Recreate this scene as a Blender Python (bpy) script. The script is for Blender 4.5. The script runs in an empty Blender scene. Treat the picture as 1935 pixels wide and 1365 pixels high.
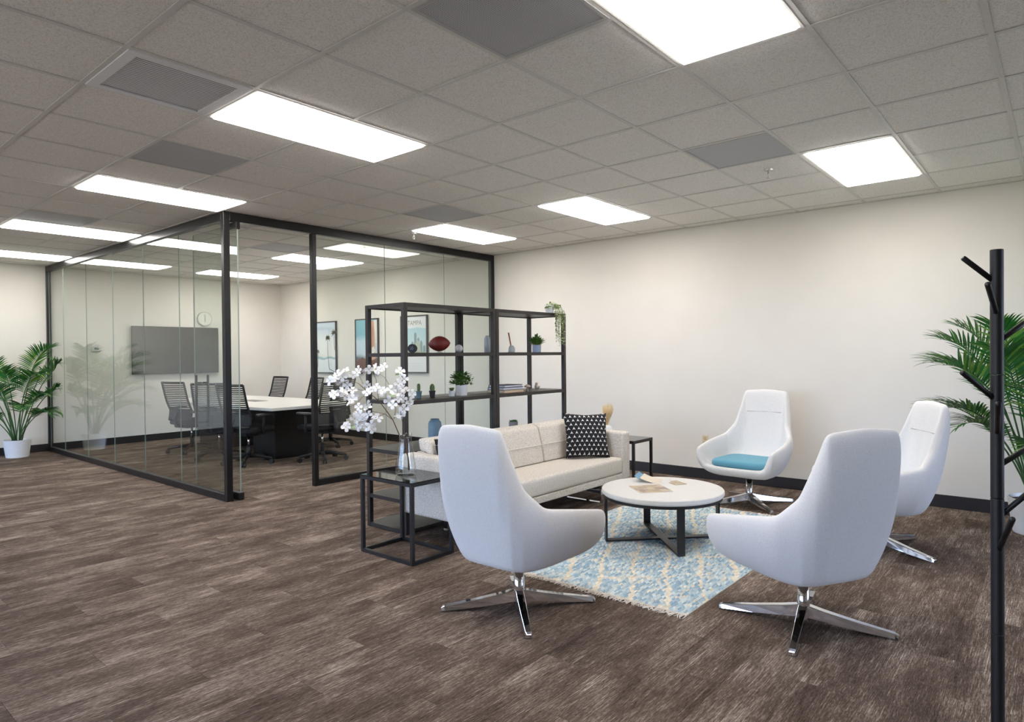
import bpy, bmesh, math, random
from mathutils import Vector, Matrix

# ------------------------------------------------------------------ camera
FW, FH = 1935, 1365
FPX, CXP, CYP = 1228.4, 1012.6, 682.5
YAW, PIT, ROLL = math.radians(39.19), math.radians(-0.535), math.radians(-0.53)
CAMH = 1.40
CEIL = 2.8165
CF = Vector((math.cos(YAW) * math.cos(PIT), math.sin(YAW) * math.cos(PIT), math.sin(PIT)))
_r = Vector((math.sin(YAW), -math.cos(YAW), 0)); _u = _r.cross(CF)
CR = math.cos(ROLL) * _r + math.sin(ROLL) * _u
CU = -math.sin(ROLL) * _r + math.cos(ROLL) * _u
CAM = Vector((0, 0, CAMH))

scene = bpy.context.scene
COL = scene.collection
cam_data = bpy.data.cameras.new('camera'); cam = bpy.data.objects.new('camera', cam_data); COL.objects.link(cam)
cam.matrix_world = Matrix(((CR.x, CU.x, -CF.x, 0), (CR.y, CU.y, -CF.y, 0), (CR.z, CU.z, -CF.z, CAMH), (0, 0, 0, 1)))
cam_data.sensor_width = 36.0
cam_data.lens = FPX / FW * 36.0
cam_data.shift_x = -(CXP - FW / 2) / FW
cam_data.clip_start = 0.05
scene.camera = cam

# ------------------------------------------------------------------ light
PANEL_POWER = 12.5          # radiance of the ceiling panels
SKY_POWER = 11.0            # daylight seen through the windows behind the camera
world = bpy.data.worlds.new('world'); scene.world = world; world.use_nodes = True
bg = world.node_tree.nodes['Background']
bg.inputs[1].default_value = SKY_POWER
_wn = world.node_tree                    # pale blue overcast sky over darker ground
_tc = _wn.nodes.new('ShaderNodeTexCoord'); _sp = _wn.nodes.new('ShaderNodeSeparateXYZ'); _rp = _wn.nodes.new('ShaderNodeValToRGB')
_wn.links.new(_tc.outputs['Generated'], _sp.inputs[0]); _wn.links.new(_sp.outputs['Z'], _rp.inputs['Fac'])
_rp.color_ramp.elements[0].position = 0.0; _rp.color_ramp.elements[0].color = (0.22, 0.215, 0.21, 1)
_rp.color_ramp.elements[1].position = 0.02; _rp.color_ramp.elements[1].color = (0.54, 0.68, 1.02, 1)
_wn.links.new(_rp.outputs['Color'], bg.inputs[0])
vs = scene.view_settings
vs.view_transform = 'Standard'; vs.look = 'None'; vs.gamma = 1.0; vs.use_curve_mapping = False
vs.exposure = 0.30
scene.cycles.use_denoising = True
scene.cycles.max_bounces = 9
scene.cycles.diffuse_bounces = 4
scene.cycles.use_adaptive_sampling = True
scene.cycles.adaptive_threshold = 0.05
scene.cycles.glossy_bounces = 5
scene.cycles.transparent_max_bounces = 24
scene.cycles.sample_clamp_indirect = 6.0
scene.cycles.caustics_reflective = False
scene.cycles.caustics_refractive = False

# ------------------------------------------------------------------ helpers
def ray(x, y): return CF + CR * ((x - CXP) / FPX) - CU * ((y - CYP) / FPX)
def hit(x, y, ax, v):
    d = ray(x, y); return CAM + d * ((v - CAM[ax]) / d[ax])
def at_depth(x, y, t): return CAM + ray(x, y) * t
def proj(P):
    d = Vector(P) - CAM; z = d.dot(CF)
    if z < 0.05: return None
    return CXP + FPX * d.dot(CR) / z, CYP - FPX * d.dot(CU) / z

def lin(c):
    return tuple(((v / 255) / 12.92 if v / 255 <= 0.04045 else ((v / 255 + 0.055) / 1.055) ** 2.4) for v in c) + (1,)

MATS = {}
def new_mat(name):
    m = bpy.data.materials.new(name); m.use_nodes = True
    return m, m.node_tree, m.node_tree.nodes['Principled BSDF']
def mat(name, rgb, rough=0.5, metal=0.0, var=0.0, vscale=30.0, bump=0.0, bscale=200.0, spec=0.5, coat=0.0, sheen=0.0):
    """plain procedural material: noise-varied base colour and optional fine bump"""
    if name in MATS: return MATS[name]
    m, nt, b = new_mat(name)
    c = lin(rgb)
    b.inputs['Roughness'].default_value = rough; b.inputs['Metallic'].default_value = metal
    b.inputs['Specular IOR Level'].default_value = spec
    if coat: b.inputs['Coat Weight'].default_value = coat
    if sheen: b.inputs['Sheen Weight'].default_value = sheen
    tc = nt.nodes.new('ShaderNodeTexCoord')
    n = nt.nodes.new('ShaderNodeTexNoise'); n.inputs['Scale'].default_value = vscale; n.inputs['Detail'].default_value = 3
    nt.links.new(tc.outputs['Object'], n.inputs['Vector'])
    r = nt.nodes.new('ShaderNodeValToRGB')
    v = max(var, 0.02)
    r.color_ramp.elements[0].position = 0.3; r.color_ramp.elements[1].position = 0.7
    r.color_ramp.elements[0].color = tuple(x * (1 - v) for x in c[:3]) + (1,)
    r.color_ramp.elements[1].color = tuple(min(1, x * (1 + v)) for x in c[:3]) + (1,)
    nt.links.new(n.outputs['Fac'], r.inputs['Fac']); nt.links.new(r.outputs['Color'], b.inputs['Base Color'])
    if bump:
        n2 = nt.nodes.new('ShaderNodeTexNoise'); n2.inputs['Scale'].default_value = bscale; n2.inputs['Detail'].default_value = 2
        bp = nt.nodes.new('ShaderNodeBump'); bp.inputs['Strength'].default_value = bump; bp.inputs['Distance'].default_value = 0.002
        nt.links.new(tc.outputs['Object'], n2.inputs['Vector']); nt.links.new(n2.outputs['Fac'], bp.inputs['Height'])
        nt.links.new(bp.outputs['Normal'], b.inputs['Normal'])
    MATS[name] = m
    return m
def math_node(nt, op, a, b=None, c=None):
    n = nt.nodes.new('ShaderNodeMath'); n.operation = op
    for i, v in enumerate((a, b, c)):
        if v is None: continue
        if isinstance(v, (int, float)): n.inputs[i].default_value = v
        else: nt.links.new(v, n.inputs[i])
    return n.outputs[0]
def ramp(nt, fac, stops):
    r = nt.nodes.new('ShaderNodeValToRGB')
    while len(r.color_ramp.elements) < len(stops): r.color_ramp.elements.new(0.5)
    for e, (p, c) in zip(r.color_ramp.elements, stops): e.position = p; e.color = c
    nt.links.new(fac, r.inputs['Fac'])
    return r.outputs['Color']
def glass_mat(name, tint, f0=0.04, gain=1.0):
    m, nt, b = new_mat(name); nt.nodes.remove(b)
    out = nt.nodes['Material Output']
    g = nt.nodes.new('ShaderNodeNewGeometry')
    dp = nt.nodes.new('ShaderNodeVectorMath'); dp.operation = 'DOT_PRODUCT'
    nt.links.new(g.outputs['Normal'], dp.inputs[0]); nt.links.new(g.outputs['Incoming'], dp.inputs[1])
    c = math_node(nt, 'ABSOLUTE', dp.outputs['Value'])
    p = math_node(nt, 'POWER', math_node(nt, 'SUBTRACT', 1.0, c), 5.0)
    F = math_node(nt, 'MULTIPLY_ADD', p, 1 - f0, f0)
    if gain != 1: F = math_node(nt, 'MINIMUM', math_node(nt, 'MULTIPLY', F, gain), 1.0)
    tr = nt.nodes.new('ShaderNodeBsdfTransparent'); tr.inputs[0].default_value = tint
    gl = nt.nodes.new('ShaderNodeBsdfGlossy'); gl.inputs['Roughness'].default_value = 0.0
    mx = nt.nodes.new('ShaderNodeMixShader')
    nt.links.new(F, mx.inputs[0]); nt.links.new(tr.outputs[0], mx.inputs[1]); nt.links.new(gl.outputs[0], mx.inputs[2])
    nt.links.new(mx.outputs[0], out.inputs[0])
    MATS[name] = m
    return m

class MB:
    """collects shapes in one bmesh; build() links them as one mesh object"""
    def __init__(s): s.bm = bmesh.new()
    def faces(s, verts, faces, mi=0):
        vs_ = [s.bm.verts.new(v) for v in verts]
        for f in faces:
            try: s.bm.faces.new([vs_[i] for i in f]).material_index = mi
            except ValueError: pass
        return s
    def box(s, x0, x1, y0, y1, z0, z1, mi=0):
        return s.faces([(x0, y0, z0), (x1, y0, z0), (x1, y1, z0), (x0, y1, z0), (x0, y0, z1), (x1, y0, z1), (x1, y1, z1), (x0, y1, z1)],
                       [(3, 2, 1, 0), (4, 5, 6, 7), (0, 1, 5, 4), (1, 2, 6, 5), (2, 3, 7, 6), (3, 0, 4, 7)], mi)
    def prism(s, pts, z0, z1, mi=0):
        n = len(pts)
        return s.faces([(x, y, z0) for x, y in pts] + [(x, y, z1) for x, y in pts],
                       [tuple(range(n - 1, -1, -1)), tuple(range(n, 2 * n))] + [(i, (i + 1) % n, n + (i + 1) % n, n + i) for i in range(n)], mi)
    def tube(s, pts, rad, seg=8, cap=True, mi=0):
        pts = [Vector(p) for p in pts]; n = len(pts)
        rads = rad if isinstance(rad, (list, tuple)) else [rad] * n
        vs_ = []; prev = None
        for i, p in enumerate(pts):
            t = (pts[min(i + 1, n - 1)] - pts[max(i - 1, 0)]).normalized()
            if prev is None:
                a = Vector((0, 0, 1)) if abs(t.z) < 0.9 else Vector((1, 0, 0))
                prev = t.cross(a).normalized()
            prev = (prev - t * prev.dot(t)).normalized(); q = t.cross(prev)
            vs_ += [p + (prev * math.cos(2 * math.pi * k / seg) + q * math.sin(2 * math.pi * k / seg)) * rads[i] for k in range(seg)]
        fs = [(i * seg + k, i * seg + (k + 1) % seg, (i + 1) * seg + (k + 1) % seg, (i + 1) * seg + k) for i in range(n - 1) for k in range(seg)]
        if cap: fs += [tuple(range(seg - 1, -1, -1)), tuple((n - 1) * seg + k for k in range(seg))]
        return s.faces(vs_, fs, mi)
    def lathe(s, prof, seg=24, c=(0, 0, 0), mi=0):
        vs_ = []; n = len(prof)
        for r, z in prof:
            vs_ += [(c[0] + r * math.cos(2 * math.pi * k / seg), c[1] + r * math.sin(2 * math.pi * k / seg), c[2] + z) for k in range(seg)]
        fs = [(i * seg + k, i * seg + (k + 1) % seg, (i + 1) * seg + (k + 1) % seg, (i + 1) * seg + k) for i in range(n - 1) for k in range(seg)]
        if prof[0][0] > 1e-5: fs.append(tuple(range(seg - 1, -1, -1)))
        if prof[-1][0] > 1e-5: fs.append(tuple((n - 1) * seg + k for k in range(seg)))
        s.faces(vs_, fs, mi)
        bmesh.ops.remove_doubles(s.bm, verts=s.bm.verts, dist=1e-6)
        return s
    def sphere(s, c, r, seg=16, rings=10, sc=(1, 1, 1), mi=0):
        prof = [(r * math.sin(math.pi * i / rings), -r * math.cos(math.pi * i / rings)) for i in range(rings + 1)]
        vs_ = []
        for rr, z in prof:
            vs_ += [(c[0] + sc[0] * rr * math.cos(2 * math.pi * k / seg), c[1] + sc[1] * rr * math.sin(2 * math.pi * k / seg), c[2] + sc[2] * z) for k in range(seg)]
        s.faces(vs_, [(i * seg + k, i * seg + (k + 1) % seg, (i + 1) * seg + (k + 1) % seg, (i + 1) * seg + k) for i in range(rings) for k in range(seg)], mi)
        bmesh.ops.remove_doubles(s.bm, verts=s.bm.verts, dist=1e-6)
        return s
    def mesh(s, name, mats, smooth=False):
        me = bpy.data.meshes.new(name)
        bmesh.ops.recalc_face_normals(s.bm, faces=s.bm.faces)
        s.bm.to_mesh(me); s.bm.free()
        for m in (mats if isinstance(mats, (list, tuple)) else [mats]): me.materials.append(m)
        if smooth: me.polygons.foreach_set('use_smooth', [True] * len(me.polygons))
        return me
    def build(s, name, mats, parent=None, bevel=0.0, seg=2, smooth=False, sub=0, loc=None, rotz=0.0):
        o = bpy.data.objects.new(name, s.mesh(name, mats, smooth)); COL.objects.link(o)
        if parent: o.parent = parent
        if loc is not None: o.location = loc
        if rotz: o.rotation_euler.z = rotz
        if bevel:
            md = o.modifiers.new('bevel', 'BEVEL'); md.width = bevel; md.segments = seg; md.limit_method = 'ANGLE'; md.angle_limit = math.radians(40)
        if sub:
            md = o.modifiers.new('sub', 'SUBSURF'); md.levels = sub; md.render_levels = sub
        return o
def link_mesh(name, me, parent=None, loc=(0, 0, 0), rot=(0, 0, 0), sc=(1, 1, 1)):
    o = bpy.data.objects.new(name, me); COL.objects.link(o); o.parent = parent
    o.location = loc; o.rotation_euler = rot; o.scale = sc
    return o
def tag(o, label=None, cat=None, group=None, kind=None):
    if label: o['label'] = label
    if cat: o['category'] = cat
    if group: o['group'] = group
    if kind: o['kind'] = kind
    return o
def thing(name, label, cat, loc=(0, 0, 0), rotz=0.0, group=None):
    o = bpy.data.objects.new(name, None); COL.objects.link(o); o.empty_display_size = 0.1
    o.location = loc; o.rotation_euler.z = rotz
    return tag(o, label, cat, group)
def copy_tree(o, parent=None):
    c = o.copy(); COL.objects.link(c); c.parent = parent
    for ch in list(o.children): copy_tree(ch, c)
    return c
def rrect(x0, x1, y0, y1, r, n=5):
    pts = []
    for cx, cy, a0 in ((x1 - r, y1 - r, 0), (x0 + r, y1 - r, 90), (x0 + r, y0 + r, 180), (x1 - r, y0 + r, 270)):
        for k in range(n + 1):
            a = math.radians(a0 + 90 * k / n); pts.append((cx + r * math.cos(a), cy + r * math.sin(a)))
    return pts
def text_obj(name, body, size, m, parent, loc, rot, align='CENTER', ext=0.0005):
    cu = bpy.data.curves.new(name, 'FONT'); cu.body = body; cu.size = size; cu.align_x = align; cu.align_y = 'CENTER'; cu.extrude = ext
    t = bpy.data.objects.new(name, cu); COL.objects.link(t)
    dg = bpy.context.evaluated_depsgraph_get()
    me = bpy.data.meshes.new_from_object(t.evaluated_get(dg))
    bpy.data.objects.remove(t)
    me.materials.clear(); me.materials.append(m)
    return link_mesh(name, me, parent, loc, rot)

# ------------------------------------------------------------------ materials
M_WALL = mat('wall_paint', (228, 223, 215), 0.75, var=0.015, vscale=2.5, bump=0.15, bscale=350)
M_BASEB = mat('baseboard_rubber', (34, 30, 31), 0.45, var=0.05)
M_TEE = mat('ceiling_tee', (214, 211, 206), 0.5)
M_BLACK = mat('black_powder_coat', (27, 25, 26), 0.38, var=0.05, vscale=80)
M_FRAME = mat('black_aluminium', (19, 17, 19), 0.34, var=0.04, vscale=60)
M_SHELF = mat('dark_shelf_laminate', (38, 32, 29), 0.42, var=0.12, vscale=25)
M_CHROME = mat('chrome', (225, 225, 228), 0.06, metal=1.0)
M_WHITE = mat('white_laminate', (226, 223, 219), 0.3, var=0.01)
M_CERAMIC = mat('white_ceramic', (236, 236, 238), 0.35, var=0.01)
M_PLASTIC = mat('black_plastic', (26, 26, 30), 0.5, var=0.05)
M_GLASS = glass_mat('partition_glass', (0.955, 0.978, 0.962, 1))
M_VASEGLASS = glass_mat('vase_glass', (0.965, 0.975, 0.97, 1), 0.045)
M_GEDGE = mat('glass_edge', (150, 166, 158), 0.2)
M_SOIL = mat('soil', (58, 46, 38), 0.95, var=0.3, vscale=60, bump=0.6)

def ceiling_tile_mat():
    m, nt, b = new_mat('acoustic_tile')
    g = nt.nodes.new('ShaderNodeNewGeometry')
    n = nt.nodes.new('ShaderNodeTexNoise'); n.inputs['Scale'].default_value = 160; n.inputs['Detail'].default_value = 2
    nt.links.new(g.outputs['Position'], n.inputs['Vector'])
    col = ramp(nt, n.outputs['Fac'], [(0.33, lin((214, 209, 203))), (0.5, lin((238, 234, 228))), (0.7, lin((244, 241, 236)))])
    nt.links.new(col, b.inputs['Base Color']); b.inputs['Roughness'].default_value = 0.9
    bp = nt.nodes.new('ShaderNodeBump'); bp.inputs['Strength'].default_value = 0.25; bp.inputs['Distance'].default_value = 0.002
    nt.links.new(n.outputs['Fac'], bp.inputs['Height']); nt.links.new(bp.outputs['Normal'], b.inputs['Normal'])
    return m
M_TILE = ceiling_tile_mat()

PLW, PLY0 = 0.25, 0.135
def plank_off(k): return (k * 0.382 + 0.076) % 1.0
def carpet_mat():
    m, nt, b = new_mat('carpet_plank_pile')
    g = nt.nodes.new('ShaderNodeNewGeometry'); sp = nt.nodes.new('ShaderNodeSeparateXYZ'); nt.links.new(g.outputs['Position'], sp.inputs[0])
    X, Y = sp.outputs['X'], sp.outputs['Y']
    k = math_node(nt, 'FLOOR', math_node(nt, 'DIVIDE', math_node(nt, 'SUBTRACT', Y, PLY0), PLW))
    off = math_node(nt, 'FRACT', math_node(nt, 'ADD', math_node(nt, 'MULTIPLY', k, 0.382), 0.076 + 1000))
    cidx = math_node(nt, 'FLOOR', math_node(nt, 'SUBTRACT', X, off))
    cb = nt.nodes.new('ShaderNodeCombineXYZ'); nt.links.new(k, cb.inputs[0]); nt.links.new(cidx, cb.inputs[1])
    wn = nt.nodes.new('ShaderNodeTexWhiteNoise'); wn.noise_dimensions = '2D'; nt.links.new(cb.outputs[0], wn.inputs['Vector'])
    rnd = wn.outputs['Value']
    def noise(sx, sy, zoff, detail=2.0, rough=0.5):
        c = nt.nodes.new('ShaderNodeCombineXYZ')
        nt.links.new(math_node(nt, 'MULTIPLY', X, sx), c.inputs[0]); nt.links.new(math_node(nt, 'MULTIPLY', Y, sy), c.inputs[1])
        nt.links.new(math_node(nt, 'MULTIPLY_ADD', rnd, 37.0, zoff), c.inputs[2])
        n = nt.nodes.new('ShaderNodeTexNoise'); n.inputs['Scale'].default_value = 1.0; n.inputs['Detail'].default_value = detail; n.inputs['Roughness'].default_value = rough
        nt.links.new(c.outputs[0], n.inputs['Vector']); return n.outputs['Fac']
    patch = noise(2.2, 5.5, 0.0, 4.0, 0.6)            # cloudy light patches inside a plank
    streak = noise(7.0, 85.0, 5.0, 2.0, 0.5)          # yarn rows along the plank
    fleck = noise(45.0, 190.0, 9.0, 2.0, 0.7)         # short loops
    fine = noise(16.0, 330.0, 13.0, 1.0, 0.5)         # thin tufted lines
    tone = math_node(nt, 'MULTIPLY_ADD', rnd, 0.10, -0.05)
    a = math_node(nt, 'MULTIPLY_ADD', math_node(nt, 'SUBTRACT', patch, 0.5), 0.85, tone)
    a = math_node(nt, 'MULTIPLY_ADD', math_node(nt, 'SUBTRACT', streak, 0.5), 0.35, a)
    a = math_node(nt, 'MULTIPLY_ADD', math_node(nt, 'SUBTRACT', fleck, 0.5), 0.72, a)
    a = math_node(nt, 'MULTIPLY_ADD', math_node(nt, 'SUBTRACT', fine, 0.5), 0.60, a)
    rowf = math_node(nt, 'DIVIDE', Y, 0.010)         # tufted rows carrying light yarn dashes
    row = math_node(nt, 'FLOOR', rowf); fr = math_node(nt, 'FRACT', rowf)
    c = nt.nodes.new('ShaderNodeCombineXYZ'); nt.links.new(math_node(nt, 'MULTIPLY', X, 5.5), c.inputs[0]); nt.links.new(math_node(nt, 'MULTIPLY', row, 3.17), c.inputs[1])
    nt.links.new(math_node(nt, 'MULTIPLY_ADD', rnd, 37.0, 31.0), c.inputs[2])
    dn = nt.nodes.new('ShaderNodeTexNoise'); dn.inputs['Scale'].default_value = 1.0; dn.inputs['Detail'].default_value = 1.0; nt.links.new(c.outputs[0], dn.inputs['Vector'])
    gate = math_node(nt, 'MULTIPLY_ADD', math_node(nt, 'SUBTRACT', dn.outputs['Fac'], 0.52), 4.0, math_node(nt, 'MULTIPLY', math_node(nt, 'SUBTRACT', patch, 0.5), 1.6))
    gate = math_node(nt, 'MINIMUM', math_node(nt, 'MAXIMUM', gate, 0.0), 1.0)
    prof = math_node(nt, 'SUBTRACT', 1.0, math_node(nt, 'MULTIPLY', math_node(nt, 'ABSOLUTE', math_node(nt, 'SUBTRACT', fr, 0.5)), 2.0))
    prof = math_node(nt, 'MINIMUM', math_node(nt, 'MAXIMUM', math_node(nt, 'MULTIPLY', math_node(nt, 'SUBTRACT', prof, 0.45), 3.5), 0.0), 1.0)
    a = math_node(nt, 'MULTIPLY_ADD', math_node(nt, 'MULTIPLY', gate, prof), 0.27, a)
    a = math_node(nt, 'ADD', a, 0.40)
    col = ramp(nt, a, [(0.12, lin((66, 53, 46))), (0.40, lin((102, 87, 77))), (0.60, lin((142, 126, 115))), (0.88, lin((200, 186, 174)))])
    nt.links.new(col, b.inputs['Base Color']); b.inputs['Roughness'].default_value = 0.95; b.inputs['Specular IOR Level'].default_value = 0.15
    bp = nt.nodes.new('ShaderNodeBump'); bp.inputs['Strength'].default_value = 0.35; bp.inputs['Distance'].default_value = 0.003
    nt.links.new(math_node(nt, 'ADD', fleck, fine), bp.inputs['Height']); nt.links.new(bp.outputs['Normal'], b.inputs['Normal'])
    return m
M_CARPET = carpet_mat()

def weave_mat(name, c0, c1, c2, sx=300, rough=0.9, bump=0.4, wave=0.0):
    """speckled woven upholstery"""
    m, nt, b = new_mat(name)
    tc = nt.nodes.new('ShaderNodeTexCoord')
    n = nt.nodes.new('ShaderNodeTexNoise'); n.inputs['Scale'].default_value = sx; n.inputs['Detail'].default_value = 2
    mp = nt.nodes.new('ShaderNodeMapping'); mp.inputs['Scale'].default_value = (1.0, 1.0, 2.2)
    nt.links.new(tc.outputs['Object'], mp.inputs[0]); nt.links.new(mp.outputs[0], n.inputs['Vector'])
    col = ramp(nt, n.outputs['Fac'], [(0.30, lin(c0)), (0.5, lin(c1)), (0.70, lin(c2))])
    nt.links.new(col, b.inputs['Base Color']); b.inputs['Roughness'].default_value = rough; b.inputs['Specular IOR Level'].default_value = 0.2
    b.inputs['Sheen Weight'].default_value = 0.15
    bp = nt.nodes.new('ShaderNodeBump'); bp.inputs['Strength'].default_value = bump; bp.inputs['Distance'].default_value = 0.0015
    nt.links.new(n.outputs['Fac'], bp.inputs['Height']); nt.links.new(bp.outputs['Normal'], b.inputs['Normal'])
    MATS[name] = m
    return m
M_CHAIR = weave_mat('lounge_fabric', (206, 202, 200), (226, 223, 221), (236, 234, 233), 330, 0.9, 0.3)
M_SOFA = weave_mat('sofa_tweed', (166, 154, 140), (214, 205, 193), (234, 227, 218), 150, 0.95, 0.5)
M_TEAL = weave_mat('teal_cushion', (88, 146, 168), (100, 160, 182), (110, 170, 190), 300, 0.85, 0.2)

# ------------------------------------------------------------------ room shell
XW, YB = 6.80, 12.05          # right wall, back wall
XL, YF = -4.60, -4.60         # window walls behind the camera
fl = MB().box(XL, XW, YF, YB, -0.12, -0.006).build('floor', mat('floor_slab', (70, 62, 56), 0.95))
tag(fl, 'brown and grey streaked plank carpet covering the office floor', 'floor', kind='structure')
planks = []
k0, k1 = math.floor((YF - PLY0) / PLW), math.ceil((YB - PLY0) / PLW)
for k in range(k0, k1):
    o_ = plank_off(k)
    for c in range(math.floor(XL) - 1, math.ceil(XW) + 1):
        x0, x1 = c + o_, c + o_ + 1.0
        y0, y1 = PLY0 + k * PLW, PLY0 + (k + 1) * PLW
        x0c, x1c, y0c, y1c = max(x0, XL), min(x1, XW), max(y0, YF), min(y1, YB)
        if x1c - x0c < 0.01 or y1c - y0c < 0.01: continue
        qs = [proj((x, y, 0)) for x in (x0c, (x0c + x1c) / 2, x1c) for y in (y0c, y1c)]
        size = 0
        if all(q is not None for q in qs):
            xs = [q[0] for q in qs]; ys = [q[1] for q in qs]
            if max(xs) > 0 and min(xs) < FW and min(ys) < FH and max(ys) < 2600:
                size = (min(max(xs), FW) - max(min(xs), 0)) * max(0.0, min(max(ys), FH) - min(ys))
        planks.append((size, x0c, x1c, y0c, y1c, (x1c - x0c) > 0.999 and (y1c - y0c) > 0.249))
planks.sort(key=lambda p: -p[0])
G = 0.0006
full_me = MB().box(G, 1 - G, G, PLW - G, -0.006, 0.0).mesh('carpet_plank', M_CARPET)
rest = MB()
for i, (sz, x0, x1, y0, y1, full) in enumerate(planks):
    if i < 300 and sz > 0:
        me = full_me if full else MB().box(G, x1 - x0 - G, G, y1 - y0 - G, -0.006, 0.0).mesh('carpet_plank', M_CARPET)
        link_mesh('carpet_plank', me, fl, (x0, y0, 0))
    else:
        rest.box(x0 + G, x1 - G, y0 + G, y1 - G, -0.006, 0.0)
tag(rest.build('carpet_field', M_CARPET, fl), kind='stuff')

T = 0.6096; GX, GY = 1.7414, 2.0853
cl = MB().box(XL, XW, YF, YB, CEIL + 0.10, CEIL + 0.22).build('ceiling', mat('ceiling_void', (150, 148, 145), 0.9))
tag(cl, 'suspended ceiling of square off-white acoustic tiles in a white grid', 'ceiling', kind='structure')
LIGHTS = [(0, j) for j in (-2, 2, 6, 10, 14)] + [(5, j) for j in (-2, 2, 5, 10, 14)]
PERF = [(0, -1), (0, 4), (4, 4), (4, -1), (0, 9), (4, 9)]
LOUV = [(-1, 2)]
occupied = set(PERF) | set(LOUV)
for i, j in LIGHTS: occupied |= {(i, j), (i + 1, j)}
i0, i1 = math.floor((XL - GX) / T), math.ceil((XW - GX) / T)
j0, j1 = math.floor((YF - GY) / T), math.ceil((YB - GY) / T)
tile_me = MB().box(0.011, T - 0.011, 0.011, T - 0.011, 0.005, 0.02).mesh('ceiling_tile', M_TILE)
tile_rest = MB(); cand = []
for i in range(i0, i1):
    for j in range(j0, j1):
        if (i, j) in occupied: continue
        x0, x1 = max(GX + i * T, XL), min(GX + (i + 1) * T, XW); y0, y1 = max(GY + j * T, YF), min(GY + (j + 1) * T, YB)
        if x1 - x0 < 0.03 or y1 - y0 < 0.03: continue
        q = proj(((x0 + x1) / 2, (y0 + y1) / 2, CEIL))
        vis = q is not None and -250 < q[0] < FW + 250 and -220 < q[1] < FH
        dist = math.hypot((x0 + x1) / 2, (y0 + y1) / 2)
        cand.append((0 if vis else 1, dist, x0, x1, y0, y1))
cand.sort()
for n, (nv, d, x0, x1, y0, y1) in enumerate(cand):
    if nv == 0 and n < 300:
        whole = x1 - x0 > T - 1e-4 and y1 - y0 > T - 1e-4
        me = tile_me if whole else MB().box(0.011, x1 - x0 - 0.004, 0.011, y1 - y0 - 0.004, 0.005, 0.02).mesh('ceiling_tile', M_TILE)
        link_mesh('ceiling_tile', me, cl, (x0, y0, CEIL))
    else: tile_rest.box(x0 + 0.011, x1 - 0.011, y0 + 0.011, y1 - 0.011, CEIL + 0.005, CEIL + 0.02)
tag(tile_rest.build('ceiling_tile_field', M_TILE, cl), kind='stuff')
for i in range(i0 + 1, i1):      # main runners along the long wall
    x = GX + i * T
    MB().box(x - 0.012, x + 0.012, YF, YB, CEIL, CEIL + 0.004).box(x - 0.002, x + 0.002, YF, YB, CEIL + 0.004, CEIL + 0.10).build('tee_runner', M_TEE, cl)
for j in range(j0 + 1, j1):
    y = GY + j * T
    MB().box(XL, XW, y - 0.012, y + 0.012, CEIL + 0.0003, CEIL + 0.0041).box(XL, XW, y - 0.002, y + 0.002, CEIL + 0.0041, CEIL + 0.10).build('tee_crossbar', M_TEE, cl)
MB().box(XW - 0.02, XW, YF, YB, CEIL, CEIL + 0.004).build('edge_angle', M_TEE, cl)
MB().box(XL, XW, YB - 0.02, YB, CEIL, CEIL + 0.004).build('edge_angle', M_TEE, cl)

W = MB().box(XW, XW + 0.15, YF, YB + 0.15, -0.12, CEIL + 0.22).build('wall_right', M_WALL)
tag(W, 'long warm white painted wall behind the lounge seating', 'wall', kind='structure')
W = MB().box(XL, XW, YB, YB + 0.15, -0.12, CEIL + 0.22).build('wall_back', M_WALL)
tag(W, 'warm white end wall carrying the wide screen', 'wall', kind='structure')
def window_wall(name, along, fixed, sgn, a0, a1, openings, label):
    """wall with real openings, frames and panes; along = axis index of its length"""
    t = 0.15; m = MB()
    def slab(u0, u1, z0, z1):
        if along == 0: m.box(u0, u1, min(fixed, fixed + sgn * t), max(fixed, fixed + sgn * t), z0, z1)
        else: m.box(min(fixed, fixed + sgn * t), max(fixed, fixed + sgn * t), u0, u1, z0, z1)
    u = a0
    for (o0, o1, z0, z1) in openings:
        slab(u, o0, -0.12, CEIL + 0.22); slab(o0, o1, -0.12, z0); slab(o0, o1, z1, CEIL + 0.22); u = o1
    slab(u, a1, -0.12, CEIL + 0.22)
    return tag(m.build(name, M_WALL), label, 'wall', kind='structure')
OPEN_L = [(0.6, 3.0, 0.12, 2.55), (3.4, 5.8, 0.12, 2.55), (6.2, 8.6, 0.12, 2.55), (9.0, 11.4, 0.12, 2.55)]
OPEN_F = [(4.0, 6.6, 0.12, 2.55)]
window_wall('wall_left', 1, XL, -1, YF - 0.15, YB + 0.15, OPEN_L, 'warm white wall with tall windows left of the photographer')
window_wall('wall_front', 0, YF, -1, XL, XW, OPEN_F, 'warm white wall with tall windows behind the photographer')
wn = 0
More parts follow.
